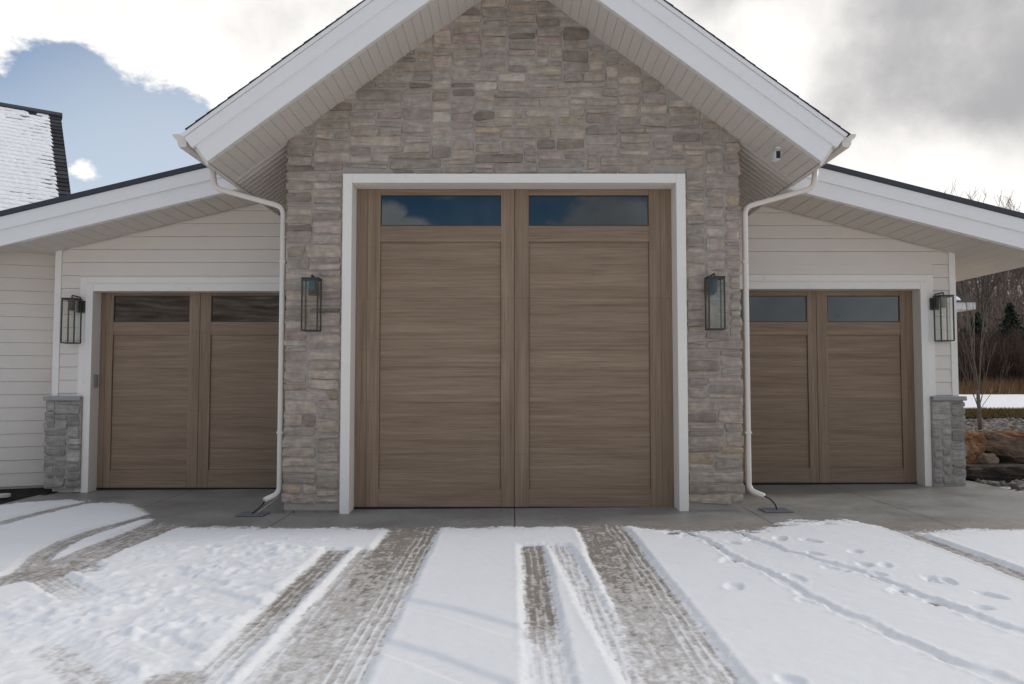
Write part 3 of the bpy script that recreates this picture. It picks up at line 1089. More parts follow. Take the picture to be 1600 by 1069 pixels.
for s in (-1, 1):
    W = wing[s]
    sof = lambda x: W['z'] - W['m'] * abs(x)
    cor = s * W['corner']
    d0, cen, top = s * W['door0'], s * W['cen'], W['top']
    d1 = 2 * cen - d0
    # lap siding
    sd = MB()
    exp = .1835
    z = W['zl'] - exp * 6
    casing_o = d0 + s * .185
    while z < 5.0:
        za, zb = z, z + exp
        spans = []
        lim_x = (W['z'] - (za - .06)) / W['m']           # where the soffit meets this board
        xo = min(W['corner'] - .092, lim_x)
        if za < top + .195:
            spans.append((abs(casing_o) + .001, xo))
            if zb > top + .19:
                pass
        else:
            spans.append((2.55, xo))
        for a, b in spans:
            if b - a < .05:
                continue
            lo = max(za, top + .20) if (za < top + .2 < zb and a < abs(casing_o)) else za
            sd.prism_x([(YW + .03, lo + .003), (YW - .011, lo + .003), (YW - .014, lo + .006), (YW - .004, zb - .001), (YW + .03, zb - .001)], min(s * a, s * b), max(s * a, s * b))
        z += exp
    # infill strip between the casing head and the first full board
    zf = W['zl'] - exp * 6
    while zf < top + .195:
        zf += exp
    if zf - (top + .2) > .01:
        sd.prism_x([(YW + .03, top + .203), (YW - .011, top + .203), (YW - .005, zf + .005), (YW + .03, zf + .005)], min(s * 2.55, casing_o), max(s * 2.55, casing_o))
    sdo = sd.build('siding', M['siding'], G)
    cb = MB()
    zc = sof(W['corner'])
    cb.box(min(cor, cor - s * .09), max(cor, cor - s * .09), YW - .022, YW + .05, 1.30, zc + .12)
    cb.box(min(cor - s * .003, cor - s * .03), max(cor - s * .003, cor - s * .03), YW + .052, YB, -.1, zc + .12)
    cb.build('corner_board', M['trim'], G, bevel=.004)
    wl = MB()
    wl.box(min(cor - s * .04, casing_o - s * .05), max(cor - s * .04, casing_o - s * .05), YW + .032, YW + .2, -.1, zc + .1)
    wl.prism_y([(s * 2.5, top + .15), (casing_o, top + .15), (casing_o, sof(casing_o) + .1), (s * 2.5, sof(2.5) + .1)], YW + .032, YW + .2)
    wl.build('wall', M['siding'], G)
    # casing: flat outer band, proud inner band, jamb
    oo = MB()
    oo.box(min(casing_o, d0 + s * .09), max(casing_o, d0 + s * .09), YW - .016, YW + .03, -.02 + (.05 if s > 0 else 0), top + .2)
    oo.box(min(d0 + s * .0899, s * 2.5), max(d0 + s * .0899, s * 2.5), YW - .015, YW + .03, top + .1, top + .2)
    oo.build('door_casing', M['trim'], G, bevel=.003)
    ii = MB()
    ii.box(min(d0 - s * .012, d0 + s * .088), max(d0 - s * .012, d0 + s * .088), YW - .045, YW + .03, -.03 + (.08 if s > 0 else 0), top + .1)
    ii.box(min(d0 - s * .013, s * 2.5), max(d0 - s * .013, s * 2.5), YW - .0435, YW + .03, top - .003, top + .098)
    ii.build('door_casing', M['trim'], G, bevel=.004)
    jj = MB()
    jj.box(min(d0 + s * .001, d0 + s * .03), max(d0 + s * .001, d0 + s * .03), YW + .031, YW + .22, -.03 + (.08 if s > 0 else 0), top + .03)
    jj.box(min(d0 + s * .0005, s * 2.5), max(d0 + s * .0005, s * 2.5), YW + .0312, YW + .22, top + .001, top + .03)
    jj.build('door_jamb', M['trim'], G)
    nb = MB()
    nb.box(min(d1 - s * .002, s * 2.5), max(d1 - s * .002, s * 2.5), YW - .03, YW + .26, -.08, top - .004)
    nb.build('door_casing', M['trim'], G, bevel=.004)
    # door
    lo, hi = min(d0, d1), max(d0, d1)
    zb = gz(cen) - .004
    if s < 0:
        cols = (-5.69, -4.605, -4.297, -3.19, -4.452)
    else:
        cols = (3.12, 4.215, 4.502, 5.54, 4.345)
    garage_door(G, lo + .002, hi - .002, zb, top, YW + .205, cols, (2.73, 2.352, 2.168, .255 + (.03 if s > 0 else 0)), .545,
                'lower weathered wood garage door in the %s wing' % ('left' if s < 0 else 'right'))
    bk = MB()
    bk.box(lo - .02, hi + .02, YW + .27, YW + .4, 0, top + .02)
    bk.build('door_backing', M['rubber'], G)
    # stone pillar base with its cap
    pb_ = MB()
    p0, p1 = sorted((cor + s * .03, d0 + s * .09))
    masonry(pb_, (0, YW - .075, 0), (1, 0, 0), (0, 0, 1), (0, -1, 0), p0, p1, .045 + (.05 if s > 0 else 0), 1.235, cell=.042, wr=(3, 8), hr=(2, 4), seed=30 + s, prot=(.012, .026), rag=.010)
    fx = p0 if s < 0 else p1
    masonry(pb_, (fx, 0, 0), (0, -s, 0), (0, 0, 1), (s, 0, 0), *((-(YW + .6), -(YW - .075)) if s > 0 else (YW - .075, YW + .6)), .045, 1.235, cell=.05, wr=(3, 6), hr=(2, 4), seed=33 + s)
    pb_.build('stone_pillar', M['greystone'], G)
    pm = MB()
    pm.box(p0 + (.002 if s < 0 else 0), p1 - (.002 if s > 0 else 0), YW - .075, YW + .6, .03, 1.24)
    pm.build('mortar_bed', M['mortar'], G)
    pc = MB()
    ps = 14
    pc.box(p0 - (.035 if s < 0 else 0), p1 + (.035 if s > 0 else 0), YW - .112, YW + .6, 1.24, 1.30)
    pc.build('stone_cap', M['cap'], G, bevel=.012)
    # wing roof
    e = W['end']
    zi = 2.95
    rf = MB()
    e2 = e if s > 0 else W['corner'] + .03
    rf.prism_y([(s * zi, sof(zi)), (s * e2, sof(e2)), (s * e2, sof(e2) + .375), (s * zi, sof(zi) + .375)], W['yf'] + .04, YB)
    ro = rf.build('roof', M['fascia'], G)
    f1 = MB()
    f1.prism_y([(s * zi, sof(zi) - .004), (s * e, sof(e) - .004), (s * e, sof(e) + .206), (s * zi, sof(zi) + .206)], W['yf'], W['yf'] + .038)
    f1.build('fascia_board', M['fascia'], G, bevel=.004)
    f2 = MB()
    f2.prism_y([(s * zi, sof(zi) + .2), (s * (e + .02), sof(e + .02) + .2), (s * (e + .02), sof(e + .02) + .375), (s * zi, sof(zi) + .375)], W['yf'] - .025, W['yf'] + .036)
    f2.build('fascia_board', M['fascia'], G, bevel=.004)
    f3 = MB()
    f3.prism_y([(s * zi, sof(zi) + .377), (s * (e + .04), sof(e + .04) + .377), (s * (e + .04), sof(e + .04) + .447), (s * zi, sof(zi) + .447)], W['yf'] - .045, YB)
    f3.build('roof_edge', M['darkmetal'], ro, bevel=.006)
    if s > 0:
        f4 = MB()
        f4.box(e, e + .03, W['yf'] + .04, YB, sof(e) - .004, sof(e) + .35)
        f4.build('eave_board', M['fascia'], G)
    # soffit boards front to back
    so = MB()
    k = 0
    st = .19
    limit = W['corner'] + .02 if s < 0 else e - .01
    x = zi
    while x < limit - .02:
        a, b = x + .003, min(x + st - .003, limit)
        so.prism_y([(s * a, sof(a) - .001), (s * a, sof(a) - .012), (s * (a + .006), sof(a + .006) - .017), (s * (b - .006), sof(b - .006) - .017), (s * b, sof(b) - .012), (s * b, sof(b) - .001)], W['yf'] + .039, YW + .03 if x < W['corner'] - .2 else YW + 3)
        x += st
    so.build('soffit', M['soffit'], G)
    lm = MB()                                # thin moulding where soffit and wall meet
    lm.prism_y([(s * 2.9, sof(2.9) - .026), (s * (W['corner'] - .1), sof(W['corner'] - .1) - .026), (s * (W['corner'] - .1), sof(W['corner'] - .1) - .042), (s * 2.9, sof(2.9) - .042)], YW - .022, YW - .006)
    lm.build('soffit_moulding', M['soffit'], G)

# twisted soffit where the left wing roof runs out to the neighbouring wall
so = MB()
WL = wing[-1]
n = 12
xa, xb = WL['corner'] + .02, 8.38
for k in range(n):
    t0, t1 = k / n + .003, (k + 1) / n - .003

    def fr(t):
        x = xa + (xb - xa) * t
        return (-x, WL['yf'] + .039, WL['z'] - WL['m'] * x - .006)

    def bk_(t):
        return (-6.45 - 1.98 * t, 11.62 - .80 * t, 3.322 + .19 * min(t, .45))
    p = [fr(t0), fr(t1), bk_(t1), bk_(t0)]
    q = [(x, y, z + .02) for x, y, z in p]
    so.add(p + q, [(0, 1, 2, 3), (7, 6, 5, 4), (0, 4, 5, 1), (2, 6, 7, 3), (1, 5, 6, 2), (3, 7, 4, 0)])
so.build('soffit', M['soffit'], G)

# ------------------------------------------------------------------ neighbouring block on the left
HB = thing('house_block', (-8.7, 14, 0), 'house block at the left edge with a steep snowy roof and white lap siding', 'house')
u = Vector((math.cos(R(22)), math.sin(R(22)), 0))
n_ = Vector((math.sin(R(22)), -math.cos(R(22)), 0))
p0 = Vector((-6.42, 11.62, 0))
wb = MB()
exp = .187
k = 0
while k * exp < 3.25:
    za, zb = .004 + k * exp, .004 + (k + 1) * exp + .005
    a, b = p0 - u * 3.2, p0 + u * .25
    c = []
    for q in (a, b):
        for off, z in ((-.03, za + .0045), (.014, za + .0045), (.004, zb - .004), (-.03, zb - .004)):
            c.append(q + n_ * off + Vector((0, 0, z)))
    wb.add(c, [(0, 1, 2, 3), (7, 6, 5, 4), (1, 5, 6, 2), (0, 4, 5, 1), (3, 2, 6, 7), (0, 3, 7, 4)])
    k += 1
wb.build('siding', M['siding'], HB)
wb = MB()
c = []
for q in (p0 - u * 3.2, p0 + u * .25):
    for off, z in ((-.2, -.03), (-.031, -.03), (-.031, 3.5), (-.2, 3.5)):
        c.append(q + n_ * off + Vector((0, 0, z)))
wb.add(c, [(0, 1, 2, 3), (7, 6, 5, 4), (1, 5, 6, 2), (0, 4, 5, 1), (3, 2, 6, 7), (0, 3, 7, 4)])
wb.build('wall', M['siding'], HB)
# roof plane
A36 = R(36)
ru = Vector((math.cos(A36), math.sin(A36), 0))
rn = Vector((math.sin(A36), -math.cos(A36), 0))
RT = Vector((-8.73, 15.0, 6.61))
dn = (rn + Vector((0, 0, -1.03))).normalized()
nn = ru.cross(-dn).normalized()
if nn.z < 0:
    nn = -nn
LEN, DROP = 7.0, 4.2
sh = MB()
cs = .125
k = 0
while k * cs < DROP:
    a, b = k * cs, (k + 1) * cs + .02
    for (l0, l1) in ((0, .012), (.012, LEN)):
        lift = .0 if l0 else .002
        vs = [RT - ru * l + dn * d + nn * h for l in (l0, l1) for d, h in ((a, 0), (a, .004 + lift), (b, .022 + lift), (b, 0))]
        sh.add(vs, [(0, 1, 2, 3), (7, 6, 5, 4), (1, 5, 6, 2), (2, 6, 7, 3), (0, 4, 5, 1)])
    k += 1
rfo = sh.build('roof', M['shingle'], HB)
vs = [RT - ru * l + dn * d + nn * h for l in (.04, LEN) for d, h in ((0, -.002), (DROP, -.002), (DROP, -.2), (0, -.2))]
m = MB().add(vs, [(0, 1, 2, 3), (7, 6, 5, 4), (0, 4, 5, 1), (2, 6, 7, 3), (0, 3, 7, 4), (1, 5, 6, 2)])
m.build('roof_deck', M['darkmetal'], HB)
m = MB()
m.tube([RT + ru * .02 + Vector((0, 0, .01)), RT - ru * LEN + Vector((0, 0, .01))], .075, 6)
m.build('ridge_cap', M['darkmetal'], HB)
back = [RT - ru * l - rn * d + Vector((0, 0, -1.03 * d)) for l in (0.03, LEN) for d in (0, 3)]
MB().add(back, [(0, 1, 3, 2)]).build('rear_slope', M['shingle'], HB)
# snow lying on the courses
sv, sf = [], []
nl, ndn = 300, 340
rgn = np.random.RandomState(4)
ls = np.linspace(.0, 4.2, nl)
ds = np.linspace(.03, 3.4, ndn)
Lg, Dg = np.meshgrid(ls, ds)
step = (Dg / cs) % 1.0
h = .004 + step * .008 + .02 + .012 * vnoise(Lg, Dg, .35, 90, 3) + .008 * vnoise(Lg, Dg * 2, .07, 91, 2) - .006 * np.exp(-((step - .03) / .10) ** 2) * (1 + vnoise(Lg, Dg * 3, .2, 95, 2)) + .012 * sstep(.1, 1.5, Lg)
edge_n = .20 + .025 * vnoise(Lg, Dg, .12, 92, 2) - .03 * step
h = h * sstep(-.02, .03, Lg - edge_n) - .02 * (1 - sstep(-.02, .03, Lg - edge_n))
patch = sstep(.15, .5, vnoise(Lg * .6, Dg * 2, .18, 93, 3)) * np.exp(-(Dg / .33) ** 2) * sstep(.1, .3, Lg) * (1 - .5 * sstep(1.2, 1.6, Lg))
h = h - .06 * patch
h = np.where(h < .012, h - .03, h)
for d, lrow, hrow in zip(ds, Lg, h):
    for l, hh in zip(lrow, hrow):
        sv.append(RT - ru * l + dn * d + nn * hh)
for j in range(ndn - 1):
    for i in range(nl - 1):
        a = j * nl + i
        sf.append((a, a + nl, a + nl + 1, a + 1))
MB().add(sv, sf).build('roof_snow', M['snow'], rfo, smooth=True)

# ------------------------------------------------------------------ wing at the far back on the right
RW = thing('rear_house_wing', (8.6, 19, .5), 'small rear wing with white eave and snow patch on dark roof', 'building')
m = MB()
m.box(6.6, 10.12, 18.3, 22, .3, 3.2)
m.build('wall', M['siding'], RW)
m = MB()
m.box(6.6, 10.55, 17.9, 22, 3.15, 3.19)
m.build('soffit', M['soffit'], RW)
m = MB()
m.box(6.6, 10.56, 17.86, 17.9, 3.14, 3.30)
m.box(10.552, 10.58, 17.9, 22, 3.14, 3.30)
m.build('fascia_board', M['fascia'], RW)
m = MB()
m.add([(6.6, 17.82, 3.305), (10.60, 17.82, 3.305), (10.60, 22.2, 3.305), (6.6, 22.2, 3.305), (6.6, 20.0, 4.75), (8.42, 20.0, 4.75)], [(0, 1, 5, 4), (1, 2, 5), (2, 3, 4, 5), (0, 4, 3), (0, 3, 2, 1)])
rro = m.build('roof', M['shingle'], RW)
m = MB()
for j in range(9):
    pass
sv, sf = [], []
for j in range(14):
    for i in range(14):
        x, d = 9.75 + .55 * i / 13 - .45 * j / 13, .06 + .75 * j / 13
        e = min(i, 13 - i, j, 13 - j)
        hh = -.02 if e == 0 else .06 + .05 * noise.noise(Vector((x * 4, d * 4, 1)))
        sv.append((x + .07 * noise.noise(Vector((d * 4, 3, 1))), 17.82 + d * .834, 3.305 + d * .553 + hh))
for j in range(13):
    for i in range(13):
        a = j * 14 + i
        sf.append((a, a + 1, a + 15, a + 14))
MB().add(sv, sf).build('roof_snow', M['snow'], rro, smooth=True)


# ------------------------------------------------------------------ lanterns
def lantern(x, ywall, z0, z1, label, plate_dx):
    """open box lantern on the wall: x centre, bottom z0, top z1"""
    L = thing('wall_lantern', (x, ywall, z0), label, 'lantern', 'wall lanterns on the garage')
    hw, yb, yf_, r = .088, ywall - .035, ywall - .205, .0075
    f = MB()
    for xx in (x - hw, x + hw):
        for yy in (yb - .005, yf_):
            f.box(xx - r, xx + r, yy - r, yy + r, z0, z1)
    for zz in (z0, z1):
        for yy in (yb - .005, yf_):
            f.box(x - hw + r, x + hw - r, yy - r * .98, yy + r * .98, zz - r, zz + r)
        for xx in (x - hw, x + hw):
            f.box(xx - r * .98, xx + r * .98, yf_ + r, yb - .005 - r, zz - r, zz + r)
    f.build('frame', M['blackmetal'], L)
    t = MB()
    t.box(x - hw - .012, x + hw + .012, yf_ - .012, yb + .006, z1 + .0076, z1 + .02)
    t.build('top_plate', M['blackmetal'], L, bevel=.002)
    bp = MB()
    bp.box(x + plate_dx - .06, x + plate_dx + .06, yb + .007, ywall - .002, z1 - .17, z1 - .005)
    bp.build('back_plate', M['blackmetal'], L, bevel=.003)
    h = MB()
    h.tube(arc_pts([(x, (yb + yf_) / 2, z1 + .018), (x, (yb + yf_) / 2, z1 + .062), (x + plate_dx * .8, ywall - .008, z1 + .045), (x + plate_dx * .8, ywall - .008, z1 - .02)], .012, 3), .0085, 8, True, 1.7)
    h.build('bracket', M['blackmetal'], L)
    s = MB()
    yc = (yb + yf_) / 2
    s.tube([(x, yc, z1 + .007), (x, yc, z1 - .13), (x, yc, z1 - .15)], [.034, .034, .026], 16)
    s.build('socket', M['blackmetal'], L, smooth=False)
    b = MB()
    b.tube([(x, yc, z1 - .15), (x, yc, z1 - .18), (x, yc, z1 - .22), (x, yc, z1 - .25), (x, yc, z1 - .268)], [.013, .019, .03, .024, .004], 14)
    b.build('bulb', M['lampglass'], L, smooth=True)
    g = MB()
    for xx in (x - hw, x + hw):
        g.box(xx - .0015, xx + .0015, yf_ + r + .001, yb - .005 - r - .001, z0 + r, z1 - r)
    g.box(x - hw + r + .001, x + hw - r - .001, yf_ - .0015, yf_ + .0015, z0 + r, z1 - r)
    g.build('glass', M['lampglass'], L)


lantern(-2.29, YM - .03, 2.085, 2.665, 'black glass lantern on the stone pier left of the tall middle door', .0)
lantern(2.318, YM - .03, 2.10, 2.68, 'black glass lantern on the stone pier right of the tall middle door', -.03)
lantern(-6.095, YW - .018, 2.035, 2.635, 'black glass lantern on white siding at the far left corner', .07)
lantern(5.975, YW - .018, 2.065, 2.675, 'black glass lantern on white siding at the far right corner', -.07)

# ------------------------------------------------------------------ small fittings
sc = thing('security_camera', (2.93, 8.72, 4.05), 'small white security camera with black face under the right gable soffit', 'security camera')
zs = ZG - MG * (2.97 - X0) - .018
m = MB()
m.tube([(2.97, 8.66, zs + .01), (2.965, 8.655, zs - .02)], [.036, .034], 14)
m.tube(arc_pts([(2.965, 8.655, zs - .015), (2.95, 8.6, zs - .05), (2.915, 8.56, zs - .085)], .03, 4), .014, 8)
m.build('mount', M['whiteplastic'], sc, smooth=True)
m = MB()
m.box(2.872, 2.932, 8.47, 8.60, zs - .18, zs - .085)
m.build('body', M['whiteplastic'], sc, bevel=.012)
m = MB()
m.box(2.880, 2.924, 8.464, 8.472, zs - .172, zs - .093)
m.tube([(2.902, 8.463, zs - .11), (2.902, 8.458, zs - .11)], .014, 12)
m.build('front_face', M['rubber'], sc)

kp = MB()
kp.box(-5.872, -5.845, YW + .06, YW + .13, 1.42, 1.60)
kp.box(-5.846, -5.838, YW + .068, YW + .122, 1.44, 1.58)
tag(kp.build('door_keypad', M['greyplastic'], None, bevel=.004), 'small grey keypad box on the left garage door jamb', 'keypad')

for s, lab, lab2 in ((-1, 'blue-grey drain plate in the slab under the left downspout', 'black cable hanging from the left downspout elbow to the slab'),
                     (1, 'dark square drain plate in the slab under the right downspout', 'black cable curving from the right downspout elbow to its plate')):
    xv = X0 + s * 2.725
    zb = gz(xv)
    d = MB()
    xa, xb = sorted((xv + s * .09, xv + s * .40))
    d.box(xa, xb, 8.88, 9.16, zb + .004, zb + .016)
    for q in range(5):
        yy = 8.91 + q * .055
        d.box(xa + .03, xb - .03, yy, yy + .012, zb + .0165, zb + .02)
    tag(d.build('drain_plate', M['drain'], None, bevel=.003), lab, 'drain', 'drain plates under the downspouts')
    c = MB()
    if s < 0:
        c.tube(arc_pts([(xv - .12, 9.11, zb + .16), (xv - .17, 9.06, zb + .08), (xv - .24, 8.98, zb + .021)], .03), .008, 6)
    else:
        c.tube(arc_pts([(xv + .13, 9.11, zb + .16), (xv + .20, 9.08, zb + .13), (xv + .245, 9.03, zb + .07), (xv + .25, 9.0, zb + .021)], .05), .009, 6)
    tag(c.build('drain_cable', M['rubber'], None, smooth=True), lab2, 'cable')
c = MB()
c.tube([(-2.69, 9.12, gz(-2.7) + .18), (-2.80, 9.02, gz(-2.7) + .09), (-2.90, 8.95, gz(-2.7) + .004)], .006, 6)
tag(c.build('ground_rod', M['steel'], None, smooth=True), 'thin pale rod leaning from the left stone pier to the slab', 'rod')

# ------------------------------------------------------------------ mulch bed, gravel, boulders
o = grid_mesh('mulch_bed', np.linspace(-9.5, -6.30, 60), np.linspace(9.72, 11.9, 50), lambda X, Y: GZ(X) + .01 + .02 * vnoise(X, Y, .15, 5, 3) - .06 * (1 - sstep(-6.9 + 0, -6.2, X)) * 0 - .05 * sstep(-6.55, -6.32, X) * (1 - sstep(10.3, 10.9, Y)), M['mulch'])
tag(o, kind='structure')
ds_ = MB()
ds_.tube([(-6.64, 10.36, .0), (-6.64, 10.36, .035), (-6.64, 10.36, .04)], [.085, .085, .07], 18)
tag(ds_.build('pale_disc', M['palestone'], None), 'pale flat round disc lying on the dark mulch at the left edge', 'disc')


def rock_verts(rg, c, r, sub=1):
    bm = bmesh.new()
    bmesh.ops.create_icosphere(bm, subdivisions=sub, radius=1)
    off = Vector((rg.uniform(0, 99),) * 3)
    vs = []
    rot = Matrix.Rotation(rg.uniform(0, 6.3), 3, 'Z')
    for v in bm.verts:
        k = 1 + .35 * noise.noise(v.co * 1.3 + off)
        p = rot @ Vector((v.co.x * r[0] * k, v.co.y * r[1] * k, v.co.z * r[2] * k))
        vs.append((c[0] + p.x, c[1] + p.y, c[2] + p.z))
    fs = [tuple(v.index for v in f.verts) for f in bm.faces]
    bm.free()
    return vs, fs


tag(grid_mesh('bed_soil', np.linspace(6.63, 13, 60), np.linspace(8.2, 17.2, 90), lambda X, Y: GZ(X) - .036 + bed_h(X, Y) + .01, M['soil']), kind='structure')
pb = MB()
rg = random.Random(12)
for i in range(4200):
    if i < 900:
        x, y = rg.uniform(6.68, 8.2), rg.uniform(8.3, 11.9)
    else:
        y = rg.uniform(12.6, 17.1)
        x = rg.uniform(.50 * y, .50 * y + 3.4)
        if x < 6.75:
            x = rg.uniform(6.75, 8)
    X, Y = np.array([x]), np.array([y])
    z = float((GZ(X) - .03 + bed_h(X, Y))[0])
    s = rg.uniform(.03, .075)
    pb.add(*rock_verts(rg, (x, y, z + s * .25), (s, s * rg.uniform(.6, 1), s * rg.uniform(.45, .75)), 1))
tag(pb.build('gravel', M['pebble'], None, smooth=True), kind='stuff')


def boulder(c, size, mat, label, seed, rotz=0, tilt=0, facet=1.0):
    """angular quarried boulder: a noisy sphere sliced by random planes"""
    rg = random.Random(seed)
    bm = bmesh.new()
    bmesh.ops.create_icosphere(bm, subdivisions=5, radius=1)
    planes = []
    for _ in range(11):
        d = Vector((rg.gauss(0, 1), rg.gauss(0, 1), rg.gauss(0, 1))).normalized()
        planes.append((d, rg.uniform(.60, .85)))
    planes += [(Vector((0, 0, 1)), .62), (Vector((0, 0, -1)), .6), (Vector((0, -1, .1)).normalized(), .66)]
    off = Vector((seed * 3.7, seed * 1.3, 5))
    rot = Matrix.Rotation(rotz, 3, 'Z') @ Matrix.Rotation(tilt, 3, 'Y')
    for v in bm.verts:
        p = v.co.copy()
        for d, k in planes:
            e = p.dot(d) - k
            if e > 0:
                p -= d * e * .93 * facet
        p *= 1 + .12 * noise.noise(p * 2.1 + off) + .085 * noise.noise(p * 5 + off) + .045 * noise.noise(p * 13 + off) + .02 * noise.noise(p * 34 + off)
        p = rot @ Vector((p.x * size[0], p.y * size[1], p.z * size[2]))
        v.co = p + Vector(c)
    me = bpy.data.meshes.new('boulder')
    bm.to_mesh(me)
    bm.free()
    me.materials.append(mat)
    o = bpy.data.objects.new('boulder', me)
    COL.objects.link(o)
    tag(o, label, 'boulder', 'boulders beside the right pillar')


boulder((7.45, 11.75, .08), (1.0, .42, .29), M['boulder_dark'], 'long black wet boulder lowest beside the right stone pillar', 3)
boulder((6.98, 12.25, .46), (.50, .35, .40), M['boulder_rust'], 'rust orange boulder standing against the right stone pillar', 5, .4)
boulder((7.85, 12.28, .38), (.78, .42, .36), M['boulder_brown'], 'wide brown slab boulder sloping down to the right', 8, -.1, .25)
boulder((8.25, 12.85, .60), (.62, .32, .13), M['boulder_rust'], 'flat reddish slab lying highest at the right edge', 11, 0, .12)
boulder((7.22, 12.02, .30), (.17, .12, .17), M['boulder_tan'], 'small tan wedge of rock below the rust orange boulder', 14)
boulder((6.93, 12.30, .69), (.10, .08, .06), M['boulder_white'], 'small white stone on top of the rust orange boulder', 17)

# lawn strip and snow field beyond
lawn = grid_mesh('lawn', np.linspace(7, 22, 40), np.linspace(17.24, 20.2, 20), lambda X, Y: GZ(X) - .03 + bed_h(X, Y) + .03, M['soil'])
tag(lawn, kind='structure')
gb = MB()
for i in range(16000):
    y = rg.uniform(17.26, 20.1)
    x = rg.uniform(.52 * y, .52 * y + 4.6)
    X, Y = np.array([x]), np.array([y])
    z = .016 + .008 * min(8, x) - .03 + .56 + .20 * float(sstep(14, 24, Y)[0]) + .03
    h, a = rg.uniform(.03, .10), rg.uniform(0, 6.28)
    wd = rg.uniform(.006, .014)
    lx, ly = rg.uniform(-.07, .07), rg.uniform(-.07, .07)
    gb.add([(x - wd * math.cos(a), y - wd * math.sin(a), z), (x + wd * math.cos(a), y + wd * math.sin(a), z), (x + lx, y + ly, z + h)], [(0, 1, 2)])
tag(gb.build('grass', M['grass'], None), kind='stuff')
eg = MB()
eg.box(6.8, 14, 17.20, 17.235, .5, .72)
tag(eg.build('bed_edging', M['rubber'], None), 'long black plastic edging strip between the gravel and the grass', 'edging')


# ------------------------------------------------------------------ trees
def grow(mb, p, d, length, rad, depth, rg, spread=.6, kids=4, up=.25, sides=5, rmin=.0022):
    n = 5
    pts, rr = [p.copy()], [rad]
    q, dd = p.copy(), d.copy()
    for i in range(n):
        dd = (dd + Vector((rg.gauss(0, .09), rg.gauss(0, .09), rg.gauss(0, .05) + up * .12))).normalized()
        q = q + dd * length / n
        pts.append(q.copy())
        rr.append(max(rad * (1 - .72 * (i + 1) / n), rmin))
    mb.tube(pts, rr, sides if depth > 1 else 3, False)
    if depth <= 0:
        return
    for k in range(kids):
        t = rg.uniform(.25, .98)
        i = min(n - 1, int(t * n))
        b = pts[i].lerp(pts[i + 1], t * n - i)
        a = rg.uniform(0, 2 * math.pi)
        axis = Vector((math.cos(a), math.sin(a), 0))
        nd_ = (dd * (1 - spread * .4) + axis * spread * rg.uniform(.6, 1.2) + Vector((0, 0, up))).normalized()
        grow(mb, b, nd_, length * rg.uniform(.45, .7) * (1.05 - t * .35), max(rr[i] * .6, rmin), depth - 1, rg, spread, kids, up, sides, rmin)


def sapling():
    rg = random.Random(21)
    base = Vector((8.2, 13.85, .60))
    t = thing('sapling', base, 'leafless multi-stemmed sapling growing in the gravel behind the boulders', 'tree')
    m = MB()
    m.tube([base + Vector((0, 0, -.05)), base + Vector((-.005, 0, .4)), base + Vector((-.02, 0, .75))], [.036, .031, .027], 8)
    m.build('trunk', M['bark'], t, smooth=True)
    c = MB()
    for k, (dx, dy, z, L, r) in enumerate([(-.06, .05, .75, 1.75, .017), (.10, -.02, .72, 1.55, .014), (-.36, .1, .45, 1.0, .009), (.34, .05, .42, 1.1, .010), (.02, .2, .7, 1.35, .011),
                                           (-.5, -.1, .38, .7, .007), (.55, 0, .36, .7, .007), (.22, .2, .6, 1.2, .009)]):
        grow(c, base + Vector((-.01, 0, z)), Vector((dx, dy, 1)).normalized(), L, r, 2, rg, .34, 3, .22)
    c.build('crown', M['bark'], t, smooth=True)


sapling()


def bare_tree(base, height, seed, label, mat='barkdark', name='bare_tree', kids=4, spread=.55):
    rg = random.Random(seed)
    base = Vector(base)
    t = thing(name, base, label, 'tree', 'bare trees behind the house')
    m = MB()
    hh = height * .38
    r0 = height * .010
    pts = [base + Vector((rg.gauss(0, .05) * i, rg.gauss(0, .05) * i, hh * i / 4 - .2)) for i in range(5)]
    m.tube(pts, [r0 * (1 - .09 * i) for i in range(5)], 8)
    m.build('trunk', M[mat], t, smooth=True)
    c = MB()
    for k in range(5):
        a = 2 * math.pi * k / 5 + rg.uniform(-.4, .4)
        tilt = rg.uniform(.15, .6) if k else .05
        grow(c, pts[rg.choice((3, 4))], Vector((math.cos(a) * tilt, math.sin(a) * tilt, 1)).normalized(), height * rg.uniform(.36, .56), r0 * .55, 3, rg, spread, kids, .25, 4, height * .0008)
    c.build('crown', M[mat], t)


bare_tree((41.9, 70, .7), 18.0, 41, 'tallest bare tree rising above the right wing roof', 'barkdark')
bare_tree((36.2, 71, .7), 15.9, 47, 'bare tree with only its twig tips showing over the right wing roof', 'barkdark')
bare_tree((30.9, 48, .6), 4.2, 44, 'thin dark bare tree standing near the right edge before the brush', 'barkdark', kids=4)


